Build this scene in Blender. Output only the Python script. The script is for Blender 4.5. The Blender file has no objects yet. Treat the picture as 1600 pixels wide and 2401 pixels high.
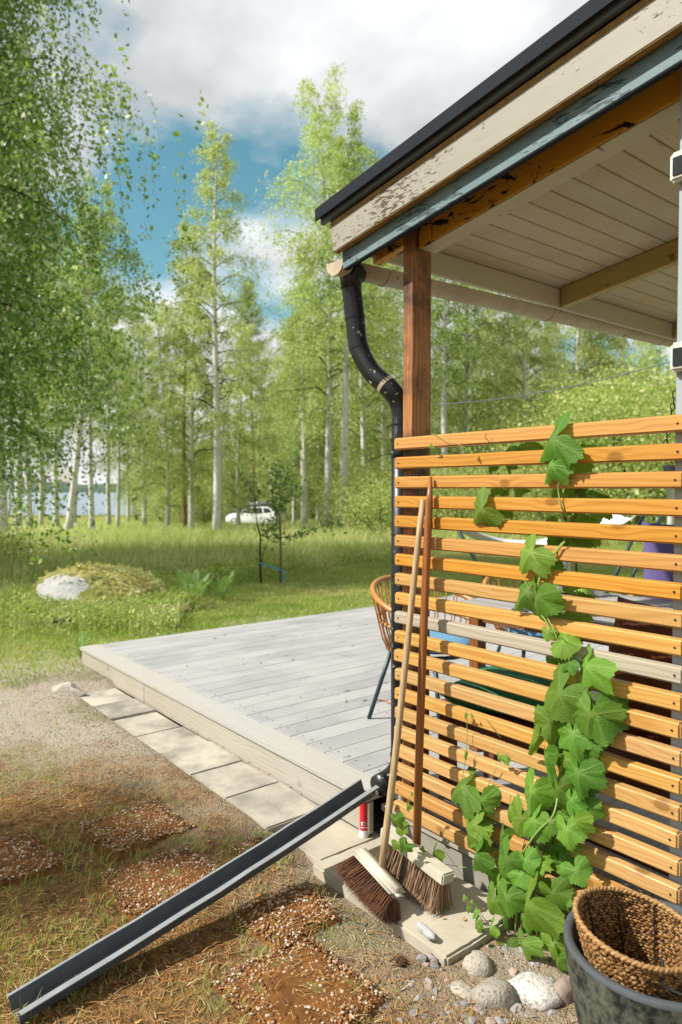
import bpy, bmesh, math, random
import numpy as np
from mathutils import Vector, Matrix

random.seed(7)
RNG = np.random.default_rng(7)
SC = bpy.context.scene
COL = SC.collection

# ------------------------------------------------------------------ camera, sky, sun, exposure
EYE = np.array([0.0, 0.0, 1.45])
FPX, CX, CY = 1650.0, 800.0, 1200.5            # focal length and centre in photograph pixels
PITCH = math.atan(53.5 / FPX)
YAW = math.radians(51.3)
VH = np.array([-math.sin(YAW), math.cos(YAW), 0.0])
RT = np.array([math.cos(YAW), math.sin(YAW), 0.0])
FW = VH * math.cos(PITCH) + np.array([0, 0, -math.sin(PITCH)])
UP = np.cross(RT, FW)
cam_data = bpy.data.cameras.new('camera')
cam_data.sensor_fit = 'HORIZONTAL'
cam_data.sensor_width = 24.0
cam_data.lens = 24.0 * FPX / 1600.0
cam_data.clip_start = 0.05
cam_data.clip_end = 4000
cam_data.dof.use_dof = True
cam_data.dof.focus_distance = 2.35
cam_data.dof.aperture_fstop = 3.2
cam = bpy.data.objects.new('camera', cam_data)
COL.objects.link(cam)
cam.matrix_world = Matrix(((RT[0], UP[0], -FW[0], EYE[0]), (RT[1], UP[1], -FW[1], EYE[1]),
                           (RT[2], UP[2], -FW[2], EYE[2]), (0, 0, 0, 1)))
SC.camera = cam

SUN_TRAVEL = Vector((0.55, 1.0, -1.15)).normalized()
SUN_EL = math.asin(-SUN_TRAVEL.z)
SUN_AZ = math.atan2(-SUN_TRAVEL.x, -SUN_TRAVEL.y)     # clockwise from +Y
world = bpy.data.worlds.new('World')
SC.world = world
world.use_nodes = True
wn, wl = world.node_tree.nodes, world.node_tree.links
for n in list(wn):
    wn.remove(n)
w_out = wn.new('ShaderNodeOutputWorld')
w_bg = wn.new('ShaderNodeBackground')
w_bg.inputs['Strength'].default_value = 0.15
w_sky = wn.new('ShaderNodeTexSky')
w_sky.sky_type = 'NISHITA'
w_sky.sun_disc = False
w_sky.sun_elevation = SUN_EL
w_sky.sun_rotation = SUN_AZ
w_sky.air_density = 1.0
w_sky.dust_density = 0.6
w_sky.ozone_density = 1.2
w_tc = wn.new('ShaderNodeTexCoord')
# clouds: direction projected on a high flat layer, so that they shrink towards the horizon
w_sep = wn.new('ShaderNodeSeparateXYZ')
wl.new(w_tc.outputs['Generated'], w_sep.inputs[0])
w_h = wn.new('ShaderNodeMath'); w_h.operation = 'MAXIMUM'; w_h.inputs[1].default_value = 0.02
wl.new(w_sep.outputs['Z'], w_h.inputs[0])
w_ha = wn.new('ShaderNodeMath'); w_ha.operation = 'ADD'; w_ha.inputs[1].default_value = 0.22
wl.new(w_h.outputs[0], w_ha.inputs[0])
w_dx = wn.new('ShaderNodeMath'); w_dx.operation = 'DIVIDE'
w_dy = wn.new('ShaderNodeMath'); w_dy.operation = 'DIVIDE'
wl.new(w_sep.outputs['X'], w_dx.inputs[0]); wl.new(w_ha.outputs[0], w_dx.inputs[1])
wl.new(w_sep.outputs['Y'], w_dy.inputs[0]); wl.new(w_ha.outputs[0], w_dy.inputs[1])
w_cmb = wn.new('ShaderNodeCombineXYZ')
wl.new(w_dx.outputs[0], w_cmb.inputs[0]); wl.new(w_dy.outputs[0], w_cmb.inputs[1])
w_cmb.inputs[2].default_value = 3.1
CLOUD_OFF = (-29.4477, 22.874, 0.0)
w_map = wn.new('ShaderNodeVectorMath'); w_map.operation = 'ADD'
w_map.inputs[1].default_value = CLOUD_OFF
wl.new(w_cmb.outputs[0], w_map.inputs[0])
w_n = wn.new('ShaderNodeTexNoise')
w_n.inputs['Scale'].default_value = 1.4; w_n.inputs['Detail'].default_value = 7; w_n.inputs['Roughness'].default_value = 0.52
wl.new(w_map.outputs[0], w_n.inputs['Vector'])
w_r = wn.new('ShaderNodeValToRGB')
w_r.color_ramp.elements[0].position = 0.38; w_r.color_ramp.elements[0].color = (0, 0, 0, 1)
w_r.color_ramp.elements[1].position = 0.475; w_r.color_ramp.elements[1].color = (1, 1, 1, 1)
wl.new(w_n.outputs['Fac'], w_r.inputs[0])
w_n2 = wn.new('ShaderNodeTexNoise')
w_n2.inputs['Scale'].default_value = 2.2; w_n2.inputs['Detail'].default_value = 5
wl.new(w_map.outputs[0], w_n2.inputs['Vector'])
w_r2 = wn.new('ShaderNodeValToRGB')
w_r2.color_ramp.elements[0].position = 0.3; w_r2.color_ramp.elements[0].color = (1.6, 1.67, 1.71, 1)
w_r2.color_ramp.elements[1].position = 0.7; w_r2.color_ramp.elements[1].color = (4.2, 4.25, 4.3, 1)
wl.new(w_n2.outputs['Fac'], w_r2.inputs[0])
w_hue = wn.new('ShaderNodeHueSaturation')
w_hue.inputs['Hue'].default_value = 0.452; w_hue.inputs['Saturation'].default_value = 1.12
w_hue.inputs['Value'].default_value = 0.42
wl.new(w_sky.outputs[0], w_hue.inputs['Color'])
w_mix = wn.new('ShaderNodeMix'); w_mix.data_type = 'RGBA'
wl.new(w_r.outputs[0], w_mix.inputs['Factor'])
wl.new(w_hue.outputs[0], w_mix.inputs['A']); wl.new(w_r2.outputs[0], w_mix.inputs['B'])
wl.new(w_mix.outputs['Result'], w_bg.inputs['Color'])
wl.new(w_bg.outputs[0], w_out.inputs[0])

sun_data = bpy.data.lights.new('sun', 'SUN')
sun_data.energy = 3.7
sun_data.angle = math.radians(0.9)
sun_data.color = (1.0, 0.955, 0.88)
sun = bpy.data.objects.new('sun', sun_data)
COL.objects.link(sun)
sun.rotation_euler = SUN_TRAVEL.to_track_quat('-Z', 'Y').to_euler()
sun.location = (-20, -25, 30)

SC.view_settings.view_transform = 'Standard'
SC.view_settings.look = 'None'
SC.view_settings.gamma = 1.0
SC.view_settings.use_curve_mapping = False
SC.view_settings.exposure = 1.05
SC.render.engine = 'CYCLES'
SC.cycles.use_denoising = True
SC.cycles.max_bounces = 8
SC.cycles.diffuse_bounces = 4
SC.cycles.transmission_bounces = 4
SC.cycles.sample_clamp_indirect = 6

# ------------------------------------------------------------------ helpers
def ray(x, y):
    return FW * FPX + RT * (x - CX) - UP * (y - CY)
def atY(x, y, Y):
    d = ray(x, y); return EYE + d * (Y / d[1])
def atX(x, y, X):
    d = ray(x, y); return EYE + d * (X / d[0])
def atZ(x, y, Z):
    d = ray(x, y); return EYE + d * ((Z - 1.45) / d[2])
def atD(x, y, D):
    return EYE + ray(x, y) * (D / FPX)

def make_mesh(name, V, F, mats, mi=None, smooth=False):
    me = bpy.data.meshes.new(name)
    V = np.asarray(V, dtype=np.float32).reshape(-1, 3)
    if isinstance(F, np.ndarray):
        nf, k = F.shape
        me.vertices.add(len(V)); me.vertices.foreach_set('co', V.ravel())
        me.loops.add(nf * k); me.loops.foreach_set('vertex_index', F.astype(np.int32).ravel())
        me.polygons.add(nf)
        me.polygons.foreach_set('loop_start', (np.arange(nf) * k).astype(np.int32))
        me.update(calc_edges=True)
    else:
        me.from_pydata([tuple(map(float, v)) for v in V], [], F)
        me.update()
    for m in (mats if isinstance(mats, (list, tuple)) else [mats]):
        me.materials.append(m)
    if mi is not None:
        me.polygons.foreach_set('material_index', np.asarray(mi, dtype=np.int32))
    if smooth:
        me.polygons.foreach_set('use_smooth', np.ones(len(me.polygons), dtype=bool))
    return me

def link(name, data, parent=None, loc=None, rot=None, scale=None):
    o = bpy.data.objects.new(name, data)
    COL.objects.link(o)
    if parent is not None:
        o.parent = parent
    if loc is not None:
        o.location = tuple(float(c) for c in loc)
    if rot is not None:
        o.rotation_euler = rot
    if scale is not None:
        o.scale = scale if hasattr(scale, '__len__') else (scale,) * 3
    return o

def tag(o, label=None, cat=None, group=None, kind=None):
    if label: o['label'] = label
    if cat: o['category'] = cat
    if group: o['group'] = group
    if kind: o['kind'] = kind
    return o

ORIGIN = {}
def thing(name, label, cat, base, group=None, rz=0.0, kind=None):
    o = link(name, None, loc=base, rot=(0, 0, rz))
    o.empty_display_size = 0.1
    ORIGIN[o.name] = np.array([float(c) for c in base])
    return tag(o, label, cat, group, kind)

def part(t, name, VF, mat, smooth=False, label=None, kind=None, org=None):
    """VF in world coordinates; re-based on the origin of the (unrotated) parent chain."""
    V, F = VF[0], VF[1]
    if org is None:
        org = ORIGIN[t.name]
    o = link(name, make_mesh(name, np.asarray(V) - org, F, mat, smooth=smooth), t)
    ORIGIN[o.name] = org
    return tag(o, label, kind=kind)

def local(t, name, VF, mat, smooth=False, label=None, kind=None):
    o = link(name, make_mesh(name, VF[0], VF[1], mat, smooth=smooth), t)
    ORIGIN[o.name] = np.zeros(3)
    return tag(o, label, kind=kind)

def solo(name, VF, mat, base, label, cat, group=None, smooth=False, kind=None):
    o = link(name, make_mesh(name, np.asarray(VF[0]) - np.asarray(base, float), VF[1], mat, smooth=smooth), loc=base)
    ORIGIN[o.name] = np.array([float(c) for c in base])
    return tag(o, label, cat, group, kind)

def copy_tree(o, parent=None):
    c = o.copy(); COL.objects.link(c)
    c.parent = parent
    ORIGIN[c.name] = ORIGIN.get(o.name, np.zeros(3))
    for ch in list(o.children):
        copy_tree(ch, c)
    return c

def join(*vfs):
    V, F, n = [], [], 0
    for v, f in vfs:
        v = np.asarray(v, float).reshape(-1, 3)
        V.append(v); F += [tuple(i + n for i in q) for q in f]; n += len(v)
    return np.concatenate(V), F

def box(x0, x1, y0, y1, z0, z1):
    V = [(x0, y0, z0), (x1, y0, z0), (x1, y1, z0), (x0, y1, z0), (x0, y0, z1), (x1, y0, z1), (x1, y1, z1), (x0, y1, z1)]
    F = [(3, 2, 1, 0), (4, 5, 6, 7), (0, 1, 5, 4), (1, 2, 6, 5), (2, 3, 7, 6), (3, 0, 4, 7)]
    return np.array(V, float), F

def bevelled(vf, w, seg=2):
    bm = bmesh.new()
    vs = [bm.verts.new(tuple(v)) for v in vf[0]]
    for f in vf[1]:
        bm.faces.new([vs[i] for i in f])
    bmesh.ops.recalc_face_normals(bm, faces=bm.faces)
    bmesh.ops.bevel(bm, geom=list(bm.edges), offset=w, segments=seg, affect='EDGES', clamp_overlap=True)
    bm.verts.index_update()
    V = np.array([v.co[:] for v in bm.verts]); F = [tuple(v.index for v in f.verts) for f in bm.faces]
    bm.free()
    return V, F

def bbox(x0, x1, y0, y1, z0, z1, w=0.003, seg=1):
    return bevelled(box(x0, x1, y0, y1, z0, z1), w, seg)

def xf(vf, M):
    M = np.array(M)
    V = np.asarray(vf[0]) @ M[:3, :3].T + M[:3, 3]
    return V, vf[1]

def frame_of(d):
    d = d / np.linalg.norm(d)
    a = np.array([0, 0, 1.0]) if abs(d[2]) < 0.9 else np.array([1.0, 0, 0])
    u = np.cross(d, a); u /= np.linalg.norm(u)
    return u, np.cross(u, d)

def tube(path, rad, n=8, caps=True):
    P = np.asarray(path, float); k = len(P)
    R = np.full(k, rad) if np.isscalar(rad) else np.asarray(rad, float)
    T = np.gradient(P, axis=0)
    u, w = frame_of(T[0])
    V = []
    ang = np.arange(n) * 2 * math.pi / n
    for i in range(k):
        t = T[i] / (np.linalg.norm(T[i]) + 1e-9)
        u = u - t * np.dot(u, t); u /= (np.linalg.norm(u) + 1e-9)
        w = np.cross(t, u)
        V.append(P[i] + R[i] * (np.cos(ang)[:, None] * u + np.sin(ang)[:, None] * w))
    F = [(i * n + j, i * n + (j + 1) % n, (i + 1) * n + (j + 1) % n, (i + 1) * n + j) for i in range(k - 1) for j in range(n)]
    if caps:
        F += [tuple(range(n))[::-1], tuple((k - 1) * n + j for j in range(n))]
    return np.concatenate(V), F

def smoothpath(P, m=6):
    P = np.asarray(P, float); k = len(P); out = []
    for i in range(k - 1):
        p0, p1, p2, p3 = P[max(i - 1, 0)], P[i], P[i + 1], P[min(i + 2, k - 1)]
        for t in np.arange(m) / m:
            out.append(0.5 * ((2 * p1) + (-p0 + p2) * t + (2 * p0 - 5 * p1 + 4 * p2 - p3) * t * t + (-p0 + 3 * p1 - 3 * p2 + p3) * t ** 3))
    out.append(P[-1])
    return np.array(out)

def lathe(prof, n=32, c=(0, 0, 0)):
    V, F = [], []
    k = len(prof)
    for r, z in prof:
        for j in range(n):
            a = 2 * math.pi * j / n
            V.append((c[0] + r * math.cos(a), c[1] + r * math.sin(a), c[2] + z))
    for i in range(k - 1):
        for j in range(n):
            F.append((i * n + j, i * n + (j + 1) % n, (i + 1) * n + (j + 1) % n, (i + 1) * n + j))
    return np.array(V), F

def prism(poly, y0, y1):
    """polygon of (x, z) pairs extruded along Y"""
    n = len(poly)
    V = [(x, y0, z) for x, z in poly] + [(x, y1, z) for x, z in poly]
    F = [tuple(range(n)), tuple(range(2 * n - 1, n - 1, -1))] + [(i, n + i, n + (i + 1) % n, (i + 1) % n) for i in range(n)]
    return np.array(V, float), F

def vnoise(P, scale, seed=0):
    """cheap smooth value noise for shapes (P: n x 3)"""
    from mathutils import noise
    off = Vector((seed * 13.7, seed * 7.1, seed * 3.3))
    return np.array([noise.noise(Vector(p) * scale + off) for p in P])

_ico = {}
def ico(sub=2):
    if sub not in _ico:
        bm = bmesh.new(); bmesh.ops.create_icosphere(bm, subdivisions=sub, radius=1.0)
        bm.verts.index_update()
        _ico[sub] = (np.array([v.co[:] for v in bm.verts]), [tuple(v.index for v in f.verts) for f in bm.faces])
        bm.free()
    return _ico[sub]

def rock(c, s, seed, sub=3, rough=0.16, flat=0.0, sharp=False):
    V, F = ico(sub)
    n = vnoise(V, 0.9, seed) * 1.4 + vnoise(V, 2.1, seed + 9) * 0.7 + vnoise(V, 5, seed + 21) * 0.22
    W = V * (1 + rough * n)[:, None]
    if sharp:
        r = np.random.default_rng(seed)
        for _ in range(7):
            d = r.normal(size=3); d /= np.linalg.norm(d)
            h = r.uniform(0.55, 0.85)
            k = W @ d
            W = W - np.outer(np.maximum(k - h, 0), d)
    W = W * np.asarray(s, float)
    if flat:
        W[:, 2] = np.maximum(W[:, 2], -flat)
    return W + np.asarray(c, float), F

def rotz(V, a, c=(0, 0, 0)):
    c = np.asarray(c, float); ca, sa = math.cos(a), math.sin(a)
    R = np.array([[ca, -sa, 0], [sa, ca, 0], [0, 0, 1]])
    return (np.asarray(V) - c) @ R.T + c
def roty(V, a, c=(0, 0, 0)):
    c = np.asarray(c, float); ca, sa = math.cos(a), math.sin(a)
    R = np.array([[ca, 0, sa], [0, 1, 0], [-sa, 0, ca]])
    return (np.asarray(V) - c) @ R.T + c
def rotx(V, a, c=(0, 0, 0)):
    c = np.asarray(c, float); ca, sa = math.cos(a), math.sin(a)
    R = np.array([[1, 0, 0], [0, ca, -sa], [0, sa, ca]])
    return (np.asarray(V) - c) @ R.T + c

# ------------------------------------------------------------------ materials
class NT:
    def __init__(self, name):
        self.m = bpy.data.materials.new(name); self.m.use_nodes = True
        self.t = self.m.node_tree
        for n in list(self.t.nodes): self.t.nodes.remove(n)
        self.out = self.t.nodes.new('ShaderNodeOutputMaterial')
    def n(self, typ, **kw):
        nd = self.t.nodes.new(typ)
        for k, v in kw.items():
            if k.startswith('_'): setattr(nd, k[1:], v)
            else: self.set(nd, k.replace('__', ' '), v)
        return nd
    def set(self, nd, k, v):
        s = nd.inputs[int(k[1:])] if (k[0] == 'i' and k[1:].isdigit()) else nd.inputs[k]
        if hasattr(v, 'bl_idname') or isinstance(v, bpy.types.NodeSocket):
            self.t.links.new(v if isinstance(v, bpy.types.NodeSocket) else v.outputs[0], s)
        elif hasattr(v, '__len__') and s.type == 'RGBA' and len(v) == 3:
            s.default_value = (*v, 1)
        else:
            s.default_value = v
    def math(self, op, a, b=0.0, c=0.0, clamp=False):
        nd = self.n('ShaderNodeMath', _operation=op, i0=a, i1=b, i2=c); nd.use_clamp = clamp
        return nd.outputs[0]
    def mix(self, f, a, b, blend='MIX'):
        nd = self.t.nodes.new('ShaderNodeMix'); nd.data_type = 'RGBA'; nd.blend_type = blend
        for k, v in (('Factor', f), ('A', a), ('B', b)): 
            s = [q for q in nd.inputs if q.name == k and q.enabled][0]
            if isinstance(v, bpy.types.NodeSocket): self.t.links.new(v, s)
            elif hasattr(v, '__len__'): s.default_value = (*v[:3], 1)
            else: s.default_value = v
        return [q for q in nd.outputs if q.enabled][0]
    def ramp(self, f, stops):
        nd = self.n('ShaderNodeValToRGB', i0=f); e = nd.color_ramp.elements
        while len(e) < len(stops): e.new(0.5)
        for q, (p, c) in zip(e, stops):
            q.position = p; q.color = (*c, 1) if hasattr(c, '__len__') else (c, c, c, 1)
        return nd.outputs[0]
    def noise(self, vec, scale, detail=4, rough=0.5, dist=0.0, out=0):
        nd = self.n('ShaderNodeTexNoise', Vector=vec, Scale=scale, Detail=detail, Roughness=rough, Distortion=dist)
        return nd.outputs[out]
    def coords(self, scale=(1, 1, 1), rand=0.0, kind='Object'):
        tc = self.n('ShaderNodeTexCoord').outputs[kind]
        v = self.n('ShaderNodeVectorMath', _operation='MULTIPLY', i0=tc, i1=scale).outputs[0]
        if rand:
            oi = self.n('ShaderNodeObjectInfo').outputs['Random']
            k = self.math('MULTIPLY', oi, rand)
            v = self.n('ShaderNodeVectorMath', _operation='ADD', i0=v, i1=self.n('ShaderNodeCombineXYZ', i0=k, i1=k, i2=k).outputs[0]).outputs[0]
        return v
    def bump(self, h, strength=0.3, dist=0.01):
        return self.n('ShaderNodeBump', Height=h, Strength=strength, Distance=dist).outputs[0]
    def bsdf(self, color, rough=0.6, normal=None, metal=0.0, spec=0.4, coat=0.0, **kw):
        nd = self.n('ShaderNodeBsdfPrincipled')
        self.set(nd, 'Base Color', color); self.set(nd, 'Roughness', rough); self.set(nd, 'Metallic', metal)
        self.set(nd, 'Specular IOR Level', spec)
        if coat: self.set(nd, 'Coat Weight', coat); self.set(nd, 'Coat Roughness', 0.25)
        if normal is not None: self.set(nd, 'Normal', normal)
        for k, v in kw.items(): self.set(nd, k.replace('_', ' '), v)
        self.t.links.new(nd.outputs[0], self.out.inputs[0])
        return nd
    def rnd(self):
        return self.n('ShaderNodeObjectInfo').outputs['Random']

def wood(name, light, dark, axis='X', ring=26.0, rough=0.5, knots=0.7, rand=40.0, vary=0.25, weather=None, coat=0.0, bump=0.25, cross=13.0, spec=0.35):
    t = NT(name)
    s = {'X': (1.5, cross, cross), 'Y': (cross, 1.5, cross), 'Z': (cross, cross, 1.5)}[axis]
    low = t.noise(t.coords(s, rand), 1.0, 2, 0.45)
    # knots bend the grain round them
    sk = {'X': (9.0, 0.2, 15), 'Y': (15, 9.0, 0.2), 'Z': (15, 15, 9.0)}[axis]
    vk = t.coords(sk, rand * 1.7)
    vor = t.n('ShaderNodeTexVoronoi', Vector=vk, Scale=0.45, Randomness=1.0).outputs['Distance']
    kn = t.ramp(vor, [(0.0, 1.0), (0.08, 0.9), (0.125, 0.0)])
    pull = t.ramp(vor, [(0.0, 1.0), (0.36, 0.0)])
    sep = t.n('ShaderNodeSeparateXYZ', i0=t.coords((1, 1, 1)))
    ia, ib = {'X': (1, 2), 'Y': (0, 2), 'Z': (0, 1)}[axis]
    across = t.math('MULTIPLY', t.math('ADD', sep.outputs[ia], sep.outputs[ib]), 330.0)
    arg = t.math('ADD', across, t.math('MULTIPLY_ADD', low, ring, t.math('MULTIPLY', pull, 9.0 * knots)))
    rings = t.math('MULTIPLY_ADD', t.math('SINE', arg), 0.5, 0.5)
    s2 = {'X': (2.0, 90, 90), 'Y': (90, 2.0, 90), 'Z': (90, 90, 2.0)}[axis]
    fine = t.noise(t.coords(s2, rand), 1.4, 4, 0.6)
    f = t.math('ADD', t.math('MULTIPLY', t.math('POWER', rings, 2.0), 0.55), t.math('MULTIPLY', t.math('SUBTRACT', fine, 0.38), 0.9), clamp=True)
    c = t.mix(f, light, dark)
    c = t.mix(t.math('MULTIPLY', kn, knots), c, tuple(0.45 * x for x in dark))
    r = t.rnd()
    hsv = t.n('ShaderNodeHueSaturation', Color=c, Value=t.math('MULTIPLY_ADD', r, vary, 1 - vary * 0.5),
              Saturation=t.math('MULTIPLY_ADD', t.math('FRACT', t.math('MULTIPLY', r, 7.3)), 0.12, 0.92)).outputs[0]
    if weather:
        wv = t.noise(t.coords((1, 1, 1), rand), weather[1], 5, 0.6)
        hsv = t.mix(t.ramp(wv, [(0.42, 0.0), (0.68, weather[2])]), hsv, weather[0])
    b = t.bump(t.math('ADD', fine, t.math('MULTIPLY', rings, 0.3)), bump, 0.002)
    t.bsdf(hsv, rough, b, coat=coat, spec=spec)
    return t.m

def plain(name, col, rough=0.5, metal=0.0, var=0.12, scale=12.0, bump=0.15, spec=0.4, speck=None, coat=0.0, bdist=0.003):
    t = NT(name)
    v = t.coords((1, 1, 1), 20.0)
    n = t.noise(v, scale, 6, 0.6)
    c = t.mix(n, tuple(x * (1 - var * 1.6) for x in col), tuple(min(1, x * (1 + var)) for x in col))
    if speck:
        sp = t.noise(v, speck[1], 3, 0.6)
        c = t.mix(t.ramp(sp, [(speck[2], 0.0), (speck[2] + 0.05, 1.0)]), c, speck[0])
    t.bsdf(c, t.math('MULTIPLY_ADD', n, 0.2, rough - 0.1), t.bump(n, bump, bdist), metal=metal, spec=spec, coat=coat)
    return t.m

def paint_peel(name, paint, under, scale=9.0, thr=0.60, rough=0.55, axis=(1.0, 6, 6), dirt=None):
    t = NT(name)
    v = t.coords(axis, 5.0)
    base = t.noise(v, scale * 0.35, 5, 0.6)
    c = t.mix(base, tuple(0.80 * x for x in paint), paint)
    cr = t.noise(v, scale, 4, 0.6, 0.8)
    big = t.noise(t.coords((1, 1, 1), 5.0), 3.0, 3, 0.5)
    f = t.math('ADD', cr, t.math('MULTIPLY', t.math('SUBTRACT', big, 0.5), 0.55))
    mask = t.ramp(f, [(thr, 0.0), (thr + 0.03, 1.0)])
    fiber = t.noise(t.coords((2, 60, 60)), 2, 3)
    c = t.mix(mask, c, t.mix(fiber, tuple(0.5 * x for x in under), under))
    if dirt:
        d = t.noise(t.coords((1, 1, 1)), 7, 6, 0.7)
        c = t.mix(t.ramp(d, [(0.5, 0.0), (0.75, 0.55)]), c, dirt)
    h = t.math('SUBTRACT', t.math('MULTIPLY', base, 0.25), mask)
    t.bsdf(c, rough, t.bump(h, 0.7, 0.002), spec=0.3)
    return t.m

def leafmat(name, cols, trans=0.42, rough=0.5, sat=1.0, spec=0.35, patch=None):
    t = NT(name)
    r = t.n('ShaderNodeNewGeometry').outputs['Random Per Island']
    if patch:                      # drifts of drier and fresher plants
        pn = t.noise(t.coords((1, 1, 1)), patch, 4, 0.6)
        r = t.math('ADD', t.math('MULTIPLY', r, 0.55), t.math('MULTIPLY_ADD', pn, 1.7, -0.52), clamp=True)
    k = len(cols)
    c = t.ramp(r, [(i / max(1, k - 1), q) for i, q in enumerate(cols)])
    o = t.rnd()
    c = t.n('ShaderNodeHueSaturation', Color=c, Hue=t.math('MULTIPLY_ADD', o, 0.03, 0.485), Value=t.math('MULTIPLY_ADD', o, 0.35, 0.83), Saturation=sat).outputs[0]
    p = t.n('ShaderNodeBsdfPrincipled')
    t.set(p, 'Base Color', c); t.set(p, 'Roughness', rough); t.set(p, 'Specular IOR Level', spec)
    tr = t.n('ShaderNodeBsdfTranslucent')
    c2 = t.mix(0.4, c, (0.42, 0.56, 0.08))
    t.set(tr, 'Color', c2)
    ms = t.n('ShaderNodeMixShader', i0=trans, i1=p.outputs[0], i2=tr.outputs[0])
    t.t.links.new(ms.outputs[0], t.out.inputs[0])
    return t.m

M = {}
M['slat'] = wood('oiled_pine', (0.485, 0.235, 0.046), (0.35, 0.138, 0.018), 'X', ring=34, rough=0.45, vary=0.14, coat=0.12)
M['slat_pale'] = wood('sun_bleached_pine', (0.495, 0.29, 0.092), (0.375, 0.172, 0.036), 'X', ring=38, rough=0.45, vary=0.14, coat=0.12)
M['slat_grey'] = wood('grey_untreated_slat', (0.38, 0.34, 0.265), (0.28, 0.22, 0.15), 'X', ring=26, rough=0.6, vary=0.05)
M['deck'] = wood('weathered_dappled_deck_board', (0.365, 0.36, 0.35), (0.27, 0.265, 0.26), 'Y', ring=18, rough=0.6, knots=0.4, vary=0.08, weather=((0.215, 0.215, 0.22), 1.4, 0.8))  # grey weathering patches; their colour also carries soft dappled shade
M['deck_x'] = wood('weathered_edge_board', (0.37, 0.36, 0.335), (0.28, 0.27, 0.25), 'X', ring=18, rough=0.6, knots=0.4, vary=0.1, weather=((0.40, 0.34, 0.25), 1.5, 0.4))
M['fascia'] = wood('weathered_fascia', (0.37, 0.335, 0.265), (0.25, 0.215, 0.155), 'X', ring=24, rough=0.6, knots=0.8, vary=0.1, weather=((0.38, 0.36, 0.33), 1.8, 0.6))
M['post'] = wood('stained_post', (0.42, 0.165, 0.033), (0.12, 0.042, 0.010), 'Z', ring=30, rough=0.55, knots=0.3, vary=0.05, weather=((0.03, 0.015, 0.008), 6.0, 0.95))
M['ceiling'] = wood('whitewashed_ceiling', (0.42, 0.35, 0.215), (0.34, 0.275, 0.16), 'Y', ring=16, rough=0.6, knots=0.45, vary=0.14, weather=((0.46, 0.41, 0.31), 2.5, 0.6))
M['cream'] = paint_peel('peeling_cream_paint', (0.305, 0.285, 0.225), (0.10, 0.065, 0.03), 1.0, 0.605, axis=(26, 95, 95))
M['ochre_edge'] = plain('bare_ochre_edge', (0.27, 0.15, 0.035), 0.8, var=0.6, scale=40, bump=0.6)
M['teal'] = paint_peel('worn_teal_paint', (0.125, 0.19, 0.20), (0.04, 0.062, 0.07), 1.0, 0.60, axis=(12, 80, 80), dirt=(0.21, 0.27, 0.27))
M['ochre'] = paint_peel('peeling_ochre_paint', (0.60, 0.31, 0.03), (0.02, 0.014, 0.008), 1.0, 0.585, axis=(12, 30, 30))
M['ochre_pale'] = paint_peel('pale_ochre_rafter', (0.36, 0.28, 0.095), (0.18, 0.125, 0.035), 1.0, 0.68, axis=(6, 16, 16))
M['eave'] = paint_peel('painted_eave_board', (0.47, 0.42, 0.295), (0.22, 0.17, 0.09), 1.0, 0.70, axis=(24, 7, 24))
M['gutter'] = plain('painted_gutter', (0.42, 0.345, 0.235), 0.55, var=0.3, scale=7, speck=((0.16, 0.10, 0.045), 14, 0.64), bump=0.1)
M['black_metal'] = plain('black_sheet_metal', (0.010, 0.014, 0.020), 0.72, var=0.25, scale=8, bump=0.1, spec=0.12)
M['pipe'] = plain('black_downspout_metal', (0.011, 0.012, 0.013), 0.36, var=0.4, scale=10, bump=0.12, spec=0.4, speck=((0.40, 0.385, 0.32), 30, 0.655))
M['zinc'] = plain('grey_zinc', (0.085, 0.098, 0.108), 0.5, metal=0.15, var=0.25, scale=14, bump=0.08, spec=0.4, speck=((0.17, 0.165, 0.15), 38, 0.69))
M['zinc_lip'] = plain('sky_lit_zinc_lip', (0.25, 0.265, 0.275), 0.5, metal=0.2, var=0.2, scale=20, bump=0.08, spec=0.4)  # same zinc as the trough, painted lighter for sky light on the lips
M['concrete'] = plain('slab_concrete', (0.40, 0.36, 0.28), 0.85, var=0.16, scale=5, bump=0.5, speck=((0.22, 0.19, 0.14), 60, 0.70), spec=0.2)
M['plinth'] = plain('plinth_concrete', (0.28, 0.26, 0.22), 0.9, var=0.22, scale=6, bump=0.5, spec=0.2)
def paver_mat():
    t = NT('concrete_paver')
    n = t.noise(t.coords((1, 1, 1), 30), 4, 6, 0.62)
    f = t.noise(t.coords((1, 1, 1), 30), 90, 3, 0.6)
    c = t.mix(t.ramp(n, [(0.34, 0.0), (0.58, 1.0)]), (0.19, 0.175, 0.145), (0.41, 0.38, 0.31))
    c = t.mix(t.math('MULTIPLY', f, 0.3), c, (0.30, 0.27, 0.21))
    c = t.n('ShaderNodeHueSaturation', Color=c, Value=t.math('MULTIPLY_ADD', t.rnd(), 0.18, 0.9)).outputs[0]
    t.bsdf(c, 0.85, t.bump(f, 0.25, 0.002), spec=0.2)
    return t.m
M['paver'] = paver_mat()
M['grey_post'] = paint_peel('pale_blue_grey_paint', (0.32, 0.365, 0.385), (0.22, 0.22, 0.2), 1.0, 0.72, axis=(60, 60, 9))
M['white_plastic'] = plain('cream_plastic', (0.52, 0.51, 0.44), 0.35, var=0.05)
M['panel'] = plain('dark_solar_panel', (0.012, 0.014, 0.018), 0.15, var=0.2, spec=0.6)
M['handle_pale'] = wood('pale_broom_handle', (0.44, 0.32, 0.175), (0.28, 0.165, 0.065), 'Z', ring=14, rough=0.5, knots=0.3, cross=20)
M['handle_dark'] = wood('reddish_broom_handle', (0.27, 0.10, 0.024), (0.12, 0.038, 0.010), 'Z', ring=16, rough=0.4, knots=0.3, cross=20, coat=0.15)
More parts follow.
